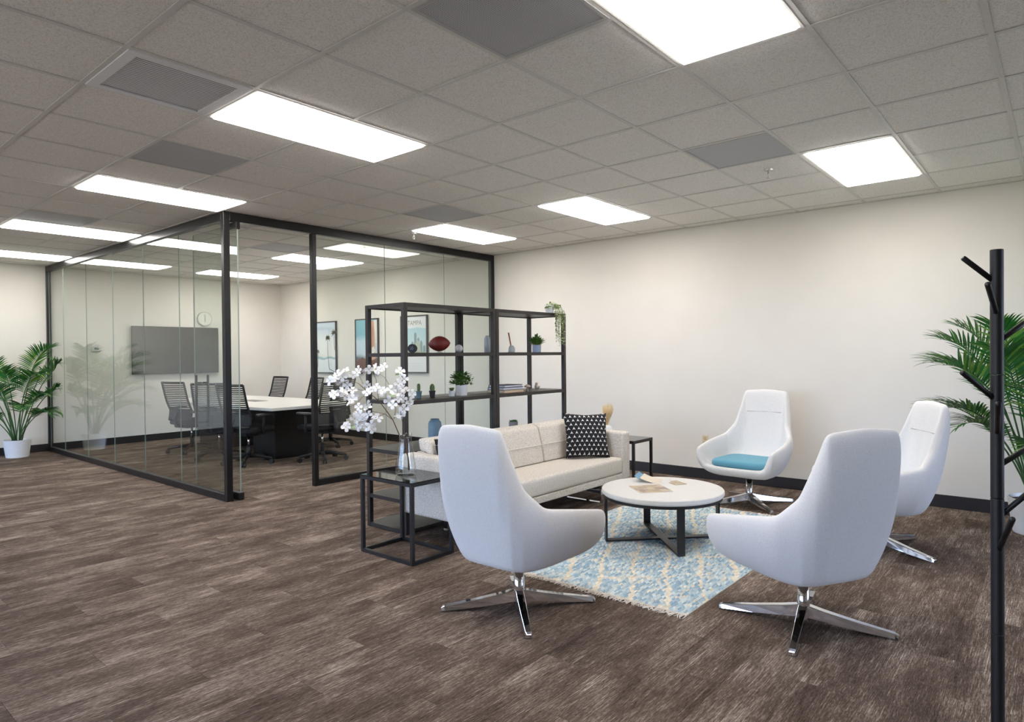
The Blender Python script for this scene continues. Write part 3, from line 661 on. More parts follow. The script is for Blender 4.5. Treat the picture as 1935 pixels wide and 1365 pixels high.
def pillow_mat(name, kind):
    m, nt, b = new_mat(name)
    tc = nt.nodes.new('ShaderNodeTexCoord'); sp = nt.nodes.new('ShaderNodeSeparateXYZ'); nt.links.new(tc.outputs['Object'], sp.inputs[0])
    # triangular lattice of small white triangles on black
    S = 0.046 if kind else 0.13
    u = math_node(nt, 'DIVIDE', sp.outputs['X'], S)
    v = math_node(nt, 'DIVIDE', sp.outputs['Z'], S * 0.866)
    row = math_node(nt, 'FLOOR', v)
    fv = math_node(nt, 'FRACT', math_node(nt, 'ADD', v, 100.0))
    sh = math_node(nt, 'MULTIPLY', math_node(nt, 'MODULO', math_node(nt, 'ADD', row, 100.0), 2.0), 0.5)
    fu = math_node(nt, 'FRACT', math_node(nt, 'ADD', math_node(nt, 'ADD', u, sh), 100.0))
    d = math_node(nt, 'ABSOLUTE', math_node(nt, 'SUBTRACT', fu, 0.5))
    # star-like concave triangle: width shrinks with height, pinched
    w = math_node(nt, 'MULTIPLY', math_node(nt, 'POWER', math_node(nt, 'MAXIMUM', math_node(nt, 'SUBTRACT', 0.86, fv), 0.0), 1.6), 0.52)
    inside = math_node(nt, 'LESS_THAN', d, w)
    low = math_node(nt, 'GREATER_THAN', fv, math_node(nt, 'MULTIPLY_ADD', math_node(nt, 'MULTIPLY', d, -0.35), 1.0, 0.24))
    f = math_node(nt, 'MULTIPLY', inside, low)
    nt.links.new(ramp(nt, f, [(0.4, lin((20, 20, 24))), (0.6, lin((232, 230, 226)))]), b.inputs['Base Color']); b.inputs['Roughness'].default_value = 0.9
    return m
def pillow(name, loc, rot, size, m, label):
    n = 18; q = MB(); vs_ = []
    for sgn in (1, -1):
        for a in range(n + 1):
            for c in range(n + 1):
                u, v = -1 + 2 * a / n, -1 + 2 * c / n
                th_ = (max(0, (1 - u * u) * (1 - v * v))) ** 0.42 * 0.5
                pin = 1 - 0.055 * (1 - (u * v) ** 2) * 1.0
                ex = size / 2 * u * (1 - 0.07 * (1 - v * v) * 0 - 0.09 * (1 - abs(v) ** 1.5) * (abs(u) ** 4))
                ez = size / 2 * v * (1 - 0.09 * (1 - abs(u) ** 1.5) * (abs(v) ** 4))
                vs_.append((ex, sgn * th_ * 0.15, ez))
    fs = []; N = (n + 1) ** 2
    for s in (0, 1):
        for a in range(n):
            for c in range(n):
                i = s * N + a * (n + 1) + c; fs.append((i, i + 1, i + n + 2, i + n + 1))
    q.faces(vs_, fs); bmesh.ops.remove_doubles(q.bm, verts=q.bm.verts, dist=1e-5)
    o = q.build(name, m, smooth=True); o.location = loc; o.rotation_euler = rot
    return tag(o, label, 'pillow', 'patterned sofa pillows')
pillow('throw_pillow', (5.115, 3.555, 0.625), (math.radians(-19), math.radians(2), math.radians(-37)), 0.44, pillow_mat('pillow_triangles', 1), 'black throw pillow with small white triangle pattern against the sofa arm')
pillow('throw_pillow', (3.495, 3.65, 0.615), (math.radians(-16), math.radians(-5), math.radians(4)), 0.36, pillow_mat('pillow_large', 0), 'black and white pillow peeping out behind the nearest chair back')

def side_table(x0, x1, y0, y1, label):
    o = thing('side_table', label, 'side table', ((x0 + x1) / 2, (y0 + y1) / 2, 0), group='black cube side tables')
    hx_, hy_ = (x1 - x0) / 2, (y1 - y0) / 2; b = 0.025; H = 0.555
    for sx in (-1, 1):
        for sy in (-1, 1): MB().box(min(sx * hx_, sx * (hx_ - b)), max(sx * hx_, sx * (hx_ - b)), min(sy * hy_, sy * (hy_ - b)), max(sy * hy_, sy * (hy_ - b)), 0, H - 0.03).build('leg', M_BLACK, o, bevel=0.002)
    for z0, z1, nm in ((0.0, b, 'bottom_rail'), (H - 0.03, H - 0.006, 'top_rail')):
        e = 0.0005
        for sy in (-1, 1): MB().box(-hx_ + b, hx_ - b, min(sy * hy_, sy * (hy_ - b)), max(sy * hy_, sy * (hy_ - b)), z0, z1).build(nm, M_BLACK, o)
        for sx in (-1, 1): MB().box(min(sx * hx_, sx * (hx_ - b)), max(sx * hx_, sx * (hx_ - b)), -hy_ + b if nm == 'bottom_rail' else -hy_, hy_ - b if nm == 'bottom_rail' else hy_, z0, z1).build(nm, M_BLACK, o)
    MB().box(-hx_, hx_, -hy_, hy_, H - 0.006, H).build('table_top', mat('black_gloss_top', (20, 18, 18), 0.07, var=0.02), o, bevel=0.001)
    return o
side_table(2.81, 3.19, 3.365, 3.93, 'black cube side table carrying the blossom vase')
side_table(5.47, 5.84, 3.245, 3.81, 'black cube side table past the far sofa arm, under the dried grass')

CX_, CY_ = 4.36, 2.345
cf = thing('coffee_table', 'round white coffee table on a black crossed metal base', 'coffee table', (CX_, CY_, 0.0155))
MB().lathe([(0.0, 0.340), (0.440, 0.340), (0.446, 0.346), (0.450, 0.352), (0.450, 0.374), (0.446, 0.379), (0.0, 0.379)], 96).build('table_top', M_WHITE, cf)
MB().lathe([(0.405, 0.318), (0.437, 0.318), (0.437, 0.340), (0.405, 0.340), (0.405, 0.318)], 72).build('top_ring', M_BLACK, cf)
for a in (45, 135):
    q = MB(); R_ = 0.435; w = 0.0275
    q.box(-R_, R_, -w, w, 0.0, 0.012 if a == 45 else 0.0118)
    o = q.build('cross_bar', M_BLACK, cf); o.rotation_euler.z = math.radians(a)
for a in (45, 135, 225, 315):
    o = MB().box(0.423, 0.436, -0.0275, 0.0275, 0.0, 0.338).build('leg', M_BLACK, cf, bevel=0.001); o.rotation_euler.z = math.radians(a)

# rug: flat base with raised loops in a blue and cream lattice, fringe on its short edge
RX0, RX1, RY0, RY1 = 3.17, 5.55, 1.565, 3.155
rg = thing('area_rug', 'light blue and cream woven rug with fringe under the coffee table', 'rug', (RX0, RY0, 0))
RL_, RW_ = RX1 - RX0, RY1 - RY0
rng = random.Random(4)
def attr_mat(name, rough=0.95):
    m, nt, b = new_mat(name)
    at = nt.nodes.new('ShaderNodeAttribute'); at.attribute_name = 'yarn'
    tc = nt.nodes.new('ShaderNodeTexCoord'); n = nt.nodes.new('ShaderNodeTexNoise'); n.inputs['Scale'].default_value = 220
    nt.links.new(tc.outputs['Object'], n.inputs['Vector'])
    mx = nt.nodes.new('ShaderNodeMix'); mx.data_type = 'RGBA'; mx.blend_type = 'MULTIPLY'; mx.inputs[0].default_value = 0.5
    nt.links.new(at.outputs['Color'], mx.inputs[6]); nt.links.new(ramp(nt, n.outputs['Fac'], [(0.3, (0.7, 0.7, 0.7, 1)), (0.6, (1, 1, 1, 1))]), mx.inputs[7])
    nt.links.new(mx.outputs[2], b.inputs['Base Color']); b.inputs['Roughness'].default_value = rough; b.inputs['Specular IOR Level'].default_value = 0.1
    return m
M_YARN = attr_mat('rug_yarn')
MB().box(0, RL_, 0, RW_, 0.0, 0.006).build('rug_backing', mat('rug_cream', (216, 206, 188), 0.95, var=0.08, vscale=120, bump=0.5), rg)
vs_, fs, cols = [], [], []
px_step, py_step = 0.036, 0.0155
nx, ny = int(RL_ / px_step), int(RW_ / py_step)
blues = [lin(c)[:3] for c in ((176, 198, 208), (190, 207, 213), (150, 177, 196), (204, 216, 217), (216, 223, 220), (164, 188, 203))]
creams = [lin(c)[:3] for c in ((232, 222, 202), (224, 213, 192), (238, 230, 214))]
for b_ in range(ny):
    for a_ in range(nx):
        x = (a_ + 0.5 + (0.5 if b_ % 2 else 0)) * px_step + rng.uniform(-0.004, 0.004); y = (b_ + 0.5) * py_step + rng.uniform(-0.002, 0.002)
        if x > RL_ - 0.012: continue
        p1 = abs(((y - 0.52 * x + 0.012 * math.sin(x * 9)) / 0.235 + 0.03 * rng.uniform(-1, 1)) % 1 - 0.5); p2 = abs(((x * 0.9 + 0.75 * y) / 0.46 + 0.02 * rng.uniform(-1, 1)) % 1 - 0.5)
        seg_on = math.sin(x * 9.1 + y * 4.3) + math.sin(y * 11.7 - x * 5.1) > -0.75
        cream = ((p1 < 0.075) and seg_on) or (p2 < 0.045 and not seg_on) or (p1 < 0.045)
        c = rng.choice(creams) if cream else rng.choice(blues)
        if rng.random() < 0.06: c = rng.choice(creams)
        k = rng.uniform(0.88, 1.08); c = tuple(min(1, v * k) for v in c) + (1,)
        h = 0.0095 * rng.uniform(0.7, 1.25) * (0.6 if cream else 1.0); lx, ly = px_step * 0.60, py_step * 0.60
        an = rng.uniform(-0.25, 0.25); ca, sa = math.cos(an), math.sin(an); base = len(vs_)
        for (u, v, z) in ((-1, 0, 0), (-0.55, -0.85, 0), (0.55, -0.85, 0), (1, 0, 0), (0.55, 0.85, 0), (-0.55, 0.85, 0), (-0.45, 0, 1), (0.45, 0, 1)):
            vs_.append((min(max(x + (u * lx * ca - v * ly * sa), 0.002), RL_ - 0.002), min(max(y + u * lx * sa + v * ly * ca, 0.002), RW_ - 0.002), 0.0055 + z * h))
        fs += [tuple(base + i for i in f) for f in ((0, 1, 6), (1, 2, 7, 6), (2, 3, 7), (3, 4, 7), (4, 5, 6, 7), (5, 0, 6))]
        cols += [c] * 8
me = bpy.data.meshes.new('woven_loops'); me.from_pydata(vs_, [], fs); me.materials.append(M_YARN)
at = me.attributes.new('yarn', 'FLOAT_COLOR', 'POINT'); at.data.foreach_set('color', [v for c in cols for v in c])
me.polygons.foreach_set('use_smooth', [True] * len(me.polygons))
tag(link_mesh('woven_loops', me, rg), kind='stuff')
for side in (0, 1):
    q = MB(); y = 0.006
    while y < RW_ - 0.004:
        L = rng.uniform(0.035, 0.06); x0 = 0.004 if side == 0 else RL_ - 0.004; d = -1 if side == 0 else 1
        dy1, dy2 = rng.uniform(-0.012, 0.012), rng.uniform(-0.02, 0.02)
        q.tube([(x0, y, 0.005), (x0 + d * L * 0.5, y + dy1, rng.uniform(0.004, 0.008)), (x0 + d * L, y + dy2, 0.0035)], [0.0028, 0.0034, 0.002], 4)
        y += rng.uniform(0.005, 0.009)
    tag(q.build('fringe', mat('fringe_yarn', (226, 214, 202), 0.95, var=0.1), rg), kind='stuff')

# lounge swivel chairs
def lounge_chair():
    o = thing('lounge_chair', 'x', 'armchair')
    ST = [  # outer: bottom, low, high, rim / inner: rim, wall, low, seat
        ((0, .235, .276), (0, .295, .290), (0, .328, .310), (0, .338, .344), (0, .305, .362), (0, .265, .362), (0, .20, .36), (0, .10, .36)),
        ((.15, .225, .272), (.225, .28, .290), (.275, .318, .316), (.290, .33, .352), (.266, .30, .368), (.24, .262, .365), (.18, .19, .36), (.10, .09, .36)),
        ((.225, .160, .266), (.305, .250, .300), (.362, .330, .375), (.372, .340, .512), (.328, .320, .526), (.30, .29, .42), (.265, .20, .365), (.14, .06, .36)),
        ((.240, .02, .266), (.322, .045, .335), (.378, .075, .450), (.386, .080, .562), (.334, .080, .572), (.31, .08, .45), (.28, .05, .37), (.15, .0, .36)),
        ((.235, -.13, .270), (.302, -.160, .375), (.342, -.180, .500), (.346, -.178, .602), (.294, -.148, .612), (.285, -.13, .48), (.26, -.11, .37), (.14, -.05, .36)),
        ((.215, -.215, .276), (.262, -.270, .425), (.286, -.292, .590), (.284, -.276, .705), (.238, -.230, .710), (.235, -.215, .58), (.22, -.19, .39), (.12, -.09, .36)),
        ((.175, -.255, .282), (.225, -.320, .470), (.252, -.362, .690), (.254, -.342, .860), (.214, -.292, .866), (.205, -.275, .68), (.17, -.225, .40), (.08, -.11, .36)),
        ((.110, -.268, .284), (.165, -.340, .500), (.205, -.405, .775), (.226, -.402, 1.026), (.194, -.345, 1.018), (.172, -.325, .80), (.10, -.24, .42), (.05, -.12, .36)),
        ((0, -.272, .285), (0, -.345, .500), (0, -.412, .780), (0, -.415, 1.042), (0, -.352, 1.036), (0, -.336, .80), (0, -.25, .42), (0, -.12, .36))]
    dense = []
    for i in range(8):
        for t in (0.0, 0.28, 0.72): dense.append([tuple(a + (b - a) * t for a, b in zip(p, q)) for p, q in zip(ST[i], ST[i + 1])])
    dense.append(list(ST[8])); ST = dense; NS = len(ST)
    ring = [(i, 1) for i in range(NS)] + [(i, -1) for i in range(NS - 2, 0, -1)]
    rows = []
    for r_ in range(9):
        row = []
        for (i, s) in ring:
            S = ST[i]
            if r_ < 4: p = Vector(S[r_])
            elif r_ == 4: p = (Vector(S[3]) + Vector(S[4])) / 2 + Vector((0, 0, 0.014))
            else: p = Vector(S[r_ - 1])
            row.append(Vector((p.x * s, p.y, p.z)))
        rows.append(row)
    rows.insert(0, [Vector((v.x * 0.86, v.y * 0.86, v.z - 0.003)) for v in rows[0]])
    q = MB(); vs_ = [v for row in rows for v in row]; n = len(ring)
    fs = [(a * n + k, a * n + (k + 1) % n, (a + 1) * n + (k + 1) % n, (a + 1) * n + k) for a in range(9) for k in range(n)]
    vs_ += [Vector((0, 0, .264)), Vector((0, 0, .36))]
    fs += [(k, (k + 1) % n, 10 * n) for k in range(n)] + [(9 * n + k, 9 * n + (k + 1) % n, 10 * n + 1) for k in range(n)]
    q.faces(vs_, fs).build('shell', M_CHAIR, o, smooth=True, sub=2)
    prof = [(-0.215 + 0.43 * k / 16) for k in range(17)]
    MB().prism([(x * 1.0, y) for x, y in rrect(-0.262, 0.262, -0.20, 0.30, 0.11, 6)], 0.362, 0.425).build('seat_cushion', M_TEAL, o, bevel=0.028, seg=4, smooth=True)
    MB().tube([(x, -0.335 + 0.012 * (x / 0.165) ** 2, 0.832) for x in [-0.17 + 0.34 * k / 12 for k in range(13)]], 0.005, 6).build('headrest_seam', mat('chair_seam', (196, 192, 190), 0.9), o, smooth=True)
    MB().lathe([(0.0, 0.236), (0.07, 0.240), (0.09, 0.268), (0.0, 0.274)], 24).build('swivel_plate', M_BLACK, o)
    MB().lathe([(0.0, 0.225), (0.030, 0.225), (0.030, 0.248), (0.0, 0.248)], 24).build('collar', M_BLACK, o, smooth=False)
    MB().lathe([(0.0, 0.018), (0.034, 0.018), (0.036, 0.06), (0.031, 0.10), (0.0275, 0.226), (0.0, 0.226)], 28).build('column', M_CHROME, o, smooth=True)
    b = bpy.data.objects.new('swivel_base', None); COL.objects.link(b); b.parent = o
    for k in range(4):
        a = math.radians(45 + 90 * k)
        q = MB()
        sec = [(0.02, 0.030, 0.034, 0.098), (0.10, 0.030, 0.028, 0.080), (0.25, 0.026, 0.013, 0.054), (0.415, 0.021, 0.003, 0.030), (0.432, 0.017, 0.003, 0.022)]
        vs_ = []; fs = []
        for (r_, w, z0, z1) in sec: vs_ += [(r_, -w, z0), (r_, w, z0), (r_, w * 0.72, z1), (r_, -w * 0.72, z1)]
        for i in range(len(sec) - 1):
            for e in range(4): fs.append((4 * i + e, 4 * i + (e + 1) % 4, 4 * i + 4 + (e + 1) % 4, 4 * i + 4 + e))
        fs += [(3, 2, 1, 0), tuple(4 * (len(sec) - 1) + e for e in range(4))]
        l = q.faces(vs_, fs).build('foot', M_CHROME, b, bevel=0.003, seg=2); l.rotation_euler.z = a
    return o
lc = lounge_chair()
LCH = [(2.735, 2.365, 0, 47, 'white swivel lounge chair nearest the sofa, its back turned to us on the left'),
       (3.47, 1.055, 60, 10, 'white swivel lounge chair in the right foreground seen from behind'),
       (5.93, 2.285, 176, 47, 'white swivel lounge chair facing us with a teal seat cushion'),
       (5.16, 1.06, 124, 65, 'white swivel lounge chair seen from the side beside the palm')]
for k, (x, y, face, legs, lab) in enumerate(LCH):
    o = lc if k == 0 else copy_tree(lc)
    o.location = (x, y, 0); o.rotation_euler.z = math.radians(face - 90); tag(o, lab, 'armchair', 'white swivel lounge chairs')
    for ch in o.children:
        if ch.name.startswith('swivel_base'): ch.rotation_euler.z = math.radians(legs - 45 - (face - 90))

# ------------------------------------------------------------------ magazines on the coffee table
ZT = 0.0155 + 0.379
def mag_mat(name, c0, c1, c2, s=14):
    m, nt, b = new_mat(name)
    tc = nt.nodes.new('ShaderNodeTexCoord'); v = nt.nodes.new('ShaderNodeTexVoronoi'); v.inputs['Scale'].default_value = s; v.distance = 'CHEBYCHEV'
    nt.links.new(tc.outputs['Object'], v.inputs['Vector'])
    sp = nt.nodes.new('ShaderNodeSeparateColor'); nt.links.new(v.outputs['Color'], sp.inputs[0])
    nt.links.new(ramp(nt, sp.outputs[0], [(0.1, lin(c0)), (0.5, lin(c1)), (0.9, lin(c2))]), b.inputs['Base Color']); b.inputs['Roughness'].default_value = 0.3
    return m
def sheet(w, d, h, curl=0.0, n=8):
    """stack of pages with an optionally curling far edge"""
    q = MB(); vs_ = []
    for k in range(n + 1):
        t = k / n; z = curl * t ** 2.2
        vs_ += [(-w / 2, -d / 2 + d * t, z), (w / 2, -d / 2 + d * t, z), (w / 2, -d / 2 + d * t, z + h), (-w / 2, -d / 2 + d * t, z + h)]
    fs = [(0, 1, 2, 3), (4 * n + 3, 4 * n + 2, 4 * n + 1, 4 * n)]
    for k in range(n):
        for e in range(4): fs.append((4 * k + e, 4 * k + 4 + e, 4 * k + 4 + (e + 1) % 4, 4 * k + (e + 1) % 4))
    return q.faces(vs_, fs)
M_PAPER = mat('magazine_pages', (232, 228, 220), 0.6)
o = thing('magazine', 'brown and tan open magazine lying flat on the round table', 'magazine', (4.265, 2.39, ZT), math.radians(-40))
sheet(0.25, 0.26, 0.005).build('pages', M_PAPER, o)
MB().box(-0.124, 0.124, -0.129, 0.129, 0.005, 0.0058).build('cover', mag_mat('cover_tan', (150, 128, 112), (190, 164, 128), (204, 186, 160)), o)
o = thing('brochure', 'cream and blue brochure with a curled-up edge on the round table', 'brochure', (4.56, 2.545, ZT), math.radians(20))
sheet(0.20, 0.15, 0.002, 0.035).build('leaf', mat('brochure_cream', (226, 212, 192), 0.5, var=0.03), o)
sheet(0.20, 0.05, 0.0022, 0.02).build('blue_cover', mat('brochure_blue', (96, 150, 182), 0.4, var=0.06), o, loc=(0, 0.093, 0.029))
o = thing('booklet', 'small tan booklet at the right of the brochure on the round table', 'booklet', (4.585, 2.345, ZT), math.radians(-30))
sheet(0.10, 0.14, 0.003, 0.004).build('cover', mag_mat('cover_sand', (170, 150, 120), (196, 178, 150), (150, 132, 110), 20), o)
sheet(0.08, 0.02, 0.002, 0.028).build('page_edge', M_PAPER, o, loc=(-0.07, 0.03, 0.0))

# ------------------------------------------------------------------ black shelves
Z_S = [1.82, 1.426, 1.046, 0.648, 0.272, 0.035]
def shelf_unit(x0, x1, label):
    y0, y1 = 3.985, 4.48; p = 0.036
    o = thing('shelving_unit', label, 'shelf', ((x0 + x1) / 2, (y0 + y1) / 2, 0), group='black open shelving units')
    hx_, hy_ = (x1 - x0) / 2, (y1 - y0) / 2
    for sx in (-1, 1):
        for sy in (-1, 1): MB().box(min(sx * hx_, sx * (hx_ - p)), max(sx * hx_, sx * (hx_ - p)), min(sy * hy_, sy * (hy_ - p)), max(sy * hy_, sy * (hy_ - p)), 0, 1.82).build('post', M_SHELF, o, bevel=0.002)
    for z in Z_S:
        s = MB().box(-hx_ + 0.004, hx_ - 0.004, -hy_ + p, hy_ - p, z - 0.022, z - 0.0005).build('shelf_board', M_SHELF, o)
        for sy in (-1, 1): MB().box(-hx_ + p, hx_ - p, min(sy * (hy_ - 0.003), sy * (hy_ - p)), max(sy * (hy_ - 0.003), sy * (hy_ - p)), z - 0.03, z).build('edge_rail', M_SHELF, s)
    for z in Z_S:
        for sx in (-1, 1): MB().box(min(sx * (hx_ - 0.003), sx * (hx_ - p)), max(sx * (hx_ - 0.003), sx * (hx_ - p)), -hy_ + p, hy_ - p, z - 0.03, z - 0.0002).build('end_rail', M_SHELF, o)
    return o
shelf_unit(3.27, 4.322, 'black open shelving unit nearest us, holding the football and cacti')
shelf_unit(4.326, 5.38, 'black open shelving unit nearer the wall, with the hanging plant on top')

# ------------------------------------------------------------------ things on the shelves
rs = random.Random(11)
M_LEAF = mat('leaf_green', (86, 134, 54), 0.55, var=0.3, vscale=40)
M_LEAF2 = mat('leaf_olive', (112, 140, 70), 0.55, var=0.25, vscale=40)
M_CACTUS = mat('cactus_green', (96, 118, 76), 0.7, var=0.2, vscale=60, bump=0.5)
def leaf_mesh(name, L, Wd, m, fold=0.25):
    q = MB(); prof = [(0, 0.08), (0.3, 0.9), (0.6, 0.85), (0.85, 0.45), (1.0, 0.02)]; vs_ = []
    for t, w in prof:
        z = 0.12 * L * math.sin(t * 2.5)
        vs_ += [(-Wd * w, L * t, z + fold * Wd * w), (0, L * t, z), (Wd * w, L * t, z + fold * Wd * w)]
    fs = []
    for k in range(4): fs += [(3 * k, 3 * k + 1, 3 * k + 4, 3 * k + 3), (3 * k + 1, 3 * k + 2, 3 * k + 5, 3 * k + 4)]
    return q.faces(vs_, fs).mesh(name, m, True)
def pot(parent, r0, r1, h, m, soil=True, seg=28, wall=0.004):
    MB().lathe([(0.0, 0.0), (r0, 0.0), (r0 * 1.02, 0.004), (r1, h), (r1 - wall, h), (r1 - wall * 1.5, h * 0.86), (0.0, h * 0.86)], seg).build('pot', m, parent, smooth=False)
    if soil: MB().lathe([(0.0, h * 0.861), (r1 - wall * 1.6, h * 0.861), (0.0, h * 0.885)], seg).build('soil', M_SOIL, parent)
def bushy(parent, z0, n, R, H, lm, rnd, up=0.5, sc=(0.8, 1.25)):
    for k in range(n):
        a = rnd.uniform(0, 2 * math.pi); rr = R * math.sqrt(rnd.random()); t = rr / R
        z = z0 + H * (0.15 + 0.85 * rnd.random()) * math.sqrt(max(0.05, 1 - t * t * 0.75))
        s = rnd.uniform(*sc)
        link_mesh('leaf', lm, parent, (rr * math.cos(a), rr * math.sin(a), z), (rnd.uniform(0.0, 1.1) * up + 0.1, rnd.uniform(-0.4, 0.4), a - math.pi / 2 + rnd.uniform(-0.7, 0.7)), (s, s, s))
    q = MB()
    for k in range(12):
        a = rnd.uniform(0, 6.28); rr = R * 0.6 * rnd.random()
        q.tube([(rr * 0.2 * math.cos(a), rr * 0.2 * math.sin(a), z0 - 0.01), (rr * math.cos(a), rr * math.sin(a), z0 + H * 0.55)], 0.0012, 5)
    q.build('stem', M_LEAF2, parent)

# top shelf: trailing plant in a white pot
P = hit(1040, 590, 1, 4.10)
o = thing('trailing_plant', 'trailing variegated plant in a white pot hanging over the shelf top', 'plant', (5.205, 4.06, 1.82))
pot(o, 0.040, 0.045, 0.085, M_CERAMIC)
M_VAR = mat('variegated_leaf', (178, 190, 140), 0.6, var=0.35, vscale=55)
M_VAR2 = mat('variegated_leaf_dark', (128, 142, 92), 0.6, var=0.35, vscale=55)
lm1 = leaf_mesh('leaf', 0.018, 0.0065, M_VAR); lm2 = leaf_mesh('leaf', 0.018, 0.0065, M_VAR2)
for k in range(170):
    a = rs.uniform(0, 6.28); rr = 0.075 * math.sqrt(rs.random()); s = rs.uniform(0.9, 1.7)
    link_mesh('leaf', rs.choice((lm1, lm1, lm2)), o, (0.02 + rr * 1.1 * math.cos(a), -0.02 + rr * math.sin(a), 0.045 + rs.random() * 0.085 * (1.15 - rr / 0.075)), (rs.uniform(-0.6, 0.9), rs.uniform(-0.5, 0.5), a), (s, s, s))
for k in range(18):
    L = rs.choice((0.14, 0.2, 0.26, 0.30, 0.33)); a = math.radians(rs.uniform(-92, -25)); ox = 0.045 * math.cos(a); oy = 0.045 * math.sin(a)
    ex = rs.uniform(-0.035, 0.085); ey = -0.095 - rs.uniform(0.0, 0.03); m_ = 12; pts = []
    for i in range(m_ + 1):
        t = i / m_
        if t < 0.25: u = t / 0.25; pts.append(Vector((ox + (ex - ox) * u, oy + (ey - oy) * u, 0.085 + 0.02 * math.sin(u * math.pi) - 0.07 * u * u)))
        else: u = (t - 0.25) / 0.75; pts.append(Vector((ex + 0.008 * math.sin(u * 7 + k), ey + 0.006 * math.cos(u * 6 + k), 0.015 - L * u)))
    st = MB().tube(pts, 0.001, 5).build('strand', M_VAR2, o)
    for i in range(2, m_ + 1):
        for w in range(3):
            s = rs.uniform(0.7, 1.15)
            link_mesh('leaf', rs.choice((lm1, lm2, lm2)), st, pts[i] + Vector((0, 0, rs.uniform(-0.015, 0.015))), (rs.uniform(-1.1, 0.4), rs.uniform(-0.6, 0.6), rs.uniform(0, 6.28)), (s, s, s))

def on_shelf(x, y, level): return (x, y, Z_S[level])
# second shelf
o = thing('wheel_ornament', 'small black wheel-shaped ornament beside the nearest front shelf post', 'ornament', on_shelf(3.55, 4.22, 1), math.radians(-52))
q = MB(); n = 28
ringp = [(0.037 + 0.0 - 0.0, 0.012), (0.037, -0.012)]
MB().tube([(0, -0.014, 0.037), (0, -0.017, 0.037), (0, 0.017, 0.037), (0, 0.014, 0.037)], [0.030, 0.037, 0.037, 0.030], 28).build('tyre', mat('tyre_rubber', (26, 28, 36), 0.6, bump=0.5), o)
MB().tube([(0, -0.0145, 0.037), (0, -0.020, 0.037)], [0.020, 0.016], 20).build('hub_cap', mat('hub_grey', (70, 74, 84), 0.35, metal=0.4), o)
for k in range(5):
    a = 2 * math.pi * k / 5; MB().tube([(0.012 * math.cos(a), -0.0205, 0.037 + 0.012 * math.sin(a)), (0.024 * math.cos(a), -0.016, 0.037 + 0.024 * math.sin(a))], 0.0025, 6).build('spoke', mat('spoke_grey', (96, 100, 110), 0.4), o)
o = thing('football', 'small dark red leather football propped on the upper shelf', 'ball', on_shelf(3.85, 4.22, 1), math.radians(-50.8 + 8))
prof = []
for k in range(21):
    t = -1 + 2 * k / 20; prof.append((0.066 * (1 - abs(t) ** 1.9) ** 0.72, 0.096 * t))
fb = MB().lathe(prof, 32).build('ball_skin', mat('football_leather', (122, 42, 34), 0.5, var=0.12, vscale=30, bump=0.5, bscale=260), o, smooth=True)
fb.rotation_euler = (0, math.radians(86), 0); fb.location = (0, 0, 0.079)
for k in range(6): MB().box(-0.0025, 0.0025, -0.010, 0.010, 0.0665, 0.069).build('lace', mat('lace_white', (214, 196, 186), 0.8), fb, loc=(0, 0, 0)).rotation_euler = (0, -math.pi / 2, 0)
for i, ch in enumerate([c for c in fb.children]): ch.location = (0.0, 0, -0.024 + i * 0.0096)
MB().tube([(0, 0, 0.0), (0, 0, 0.006)], [0.03, 0.028], 20).tube([(0, 0, 0.006), (0, 0, 0.012)], [0.012, 0.022], 16).build('stand', mat('clear_stand', (216, 208, 200), 0.2), o)
o = tag(MB().sphere((0, 0, 0.0365), 0.0365, 28, 18).build('baseball', mat('baseball_leather', (226, 224, 226), 0.6, var=0.03), smooth=True, loc=on_shelf(4.065, 4.20, 1)), 'white baseball with a stitched seam on the upper shelf', 'ball')
for s in (-1, 1): MB().tube([(s * 0.0185 * (1 + 0.35 * math.cos(2 * a)), -0.0368 * math.cos(a) * 0.86, 0.0365 + 0.0368 * math.sin(a) * 0.86) for a in [math.pi * (-0.5 + k / 16) for k in range(17)]], 0.0009, 5).build('stitched_seam', mat('stitch_red', (150, 84, 84), 0.8), o)
o = thing('bottle_vase', 'slim grey glass vase half hidden by the double shelf post', 'vase', on_shelf(4.475, 4.24, 1))
MB().lathe([(0.0, 0.0), (0.026, 0.0), (0.028, 0.006), (0.028, 0.125), (0.024, 0.145), (0.016, 0.155), (0.016, 0.162), (0.013, 0.162), (0.013, 0.15), (0.0, 0.14)], 24).build('vase_body', mat('grey_glass', (176, 180, 184), 0.15), o, smooth=True)
o = thing('reed_diffuser', 'pale round jar holding a bundle of brown reeds on the upper shelf', 'diffuser', on_shelf(4.80, 4.22, 1))
MB().lathe([(0.0, 0.0), (0.030, 0.0), (0.034, 0.010), (0.033, 0.040), (0.026, 0.058), (0.018, 0.064), (0.018, 0.070), (0.014, 0.070), (0.014, 0.060), (0.0, 0.055)], 28).build('jar', mat('frosted_jar', (206, 210, 206), 0.3), o, smooth=True)
for k in range(6):
    a = 1.05 * k; d = Vector((-0.016 * 0.8, 0.012, 0)) ; e = Vector((0.0035 * math.cos(a), 0.0035 * math.sin(a), 0))
    MB().tube([e + Vector((0, 0, 0.03)), e * 1.6 + Vector((-0.024, 0.018, 0.195))], 0.0022, 6).build('reed', mat('reed_wood', (176, 112, 78), 0.7, var=0.15), o)
o = thing('potted_grass', 'bushy green grass in a pale blue pot below the hanging plant', 'plant', on_shelf(5.165, 4.20, 1))
pot(o, 0.043, 0.047, 0.075, mat('pale_blue_pot', (178, 194, 220), 0.4))
lm = leaf_mesh('leaf', 0.060, 0.0075, M_LEAF, 0.3); lmb = leaf_mesh('leaf', 0.055, 0.0075, M_LEAF2, 0.3)
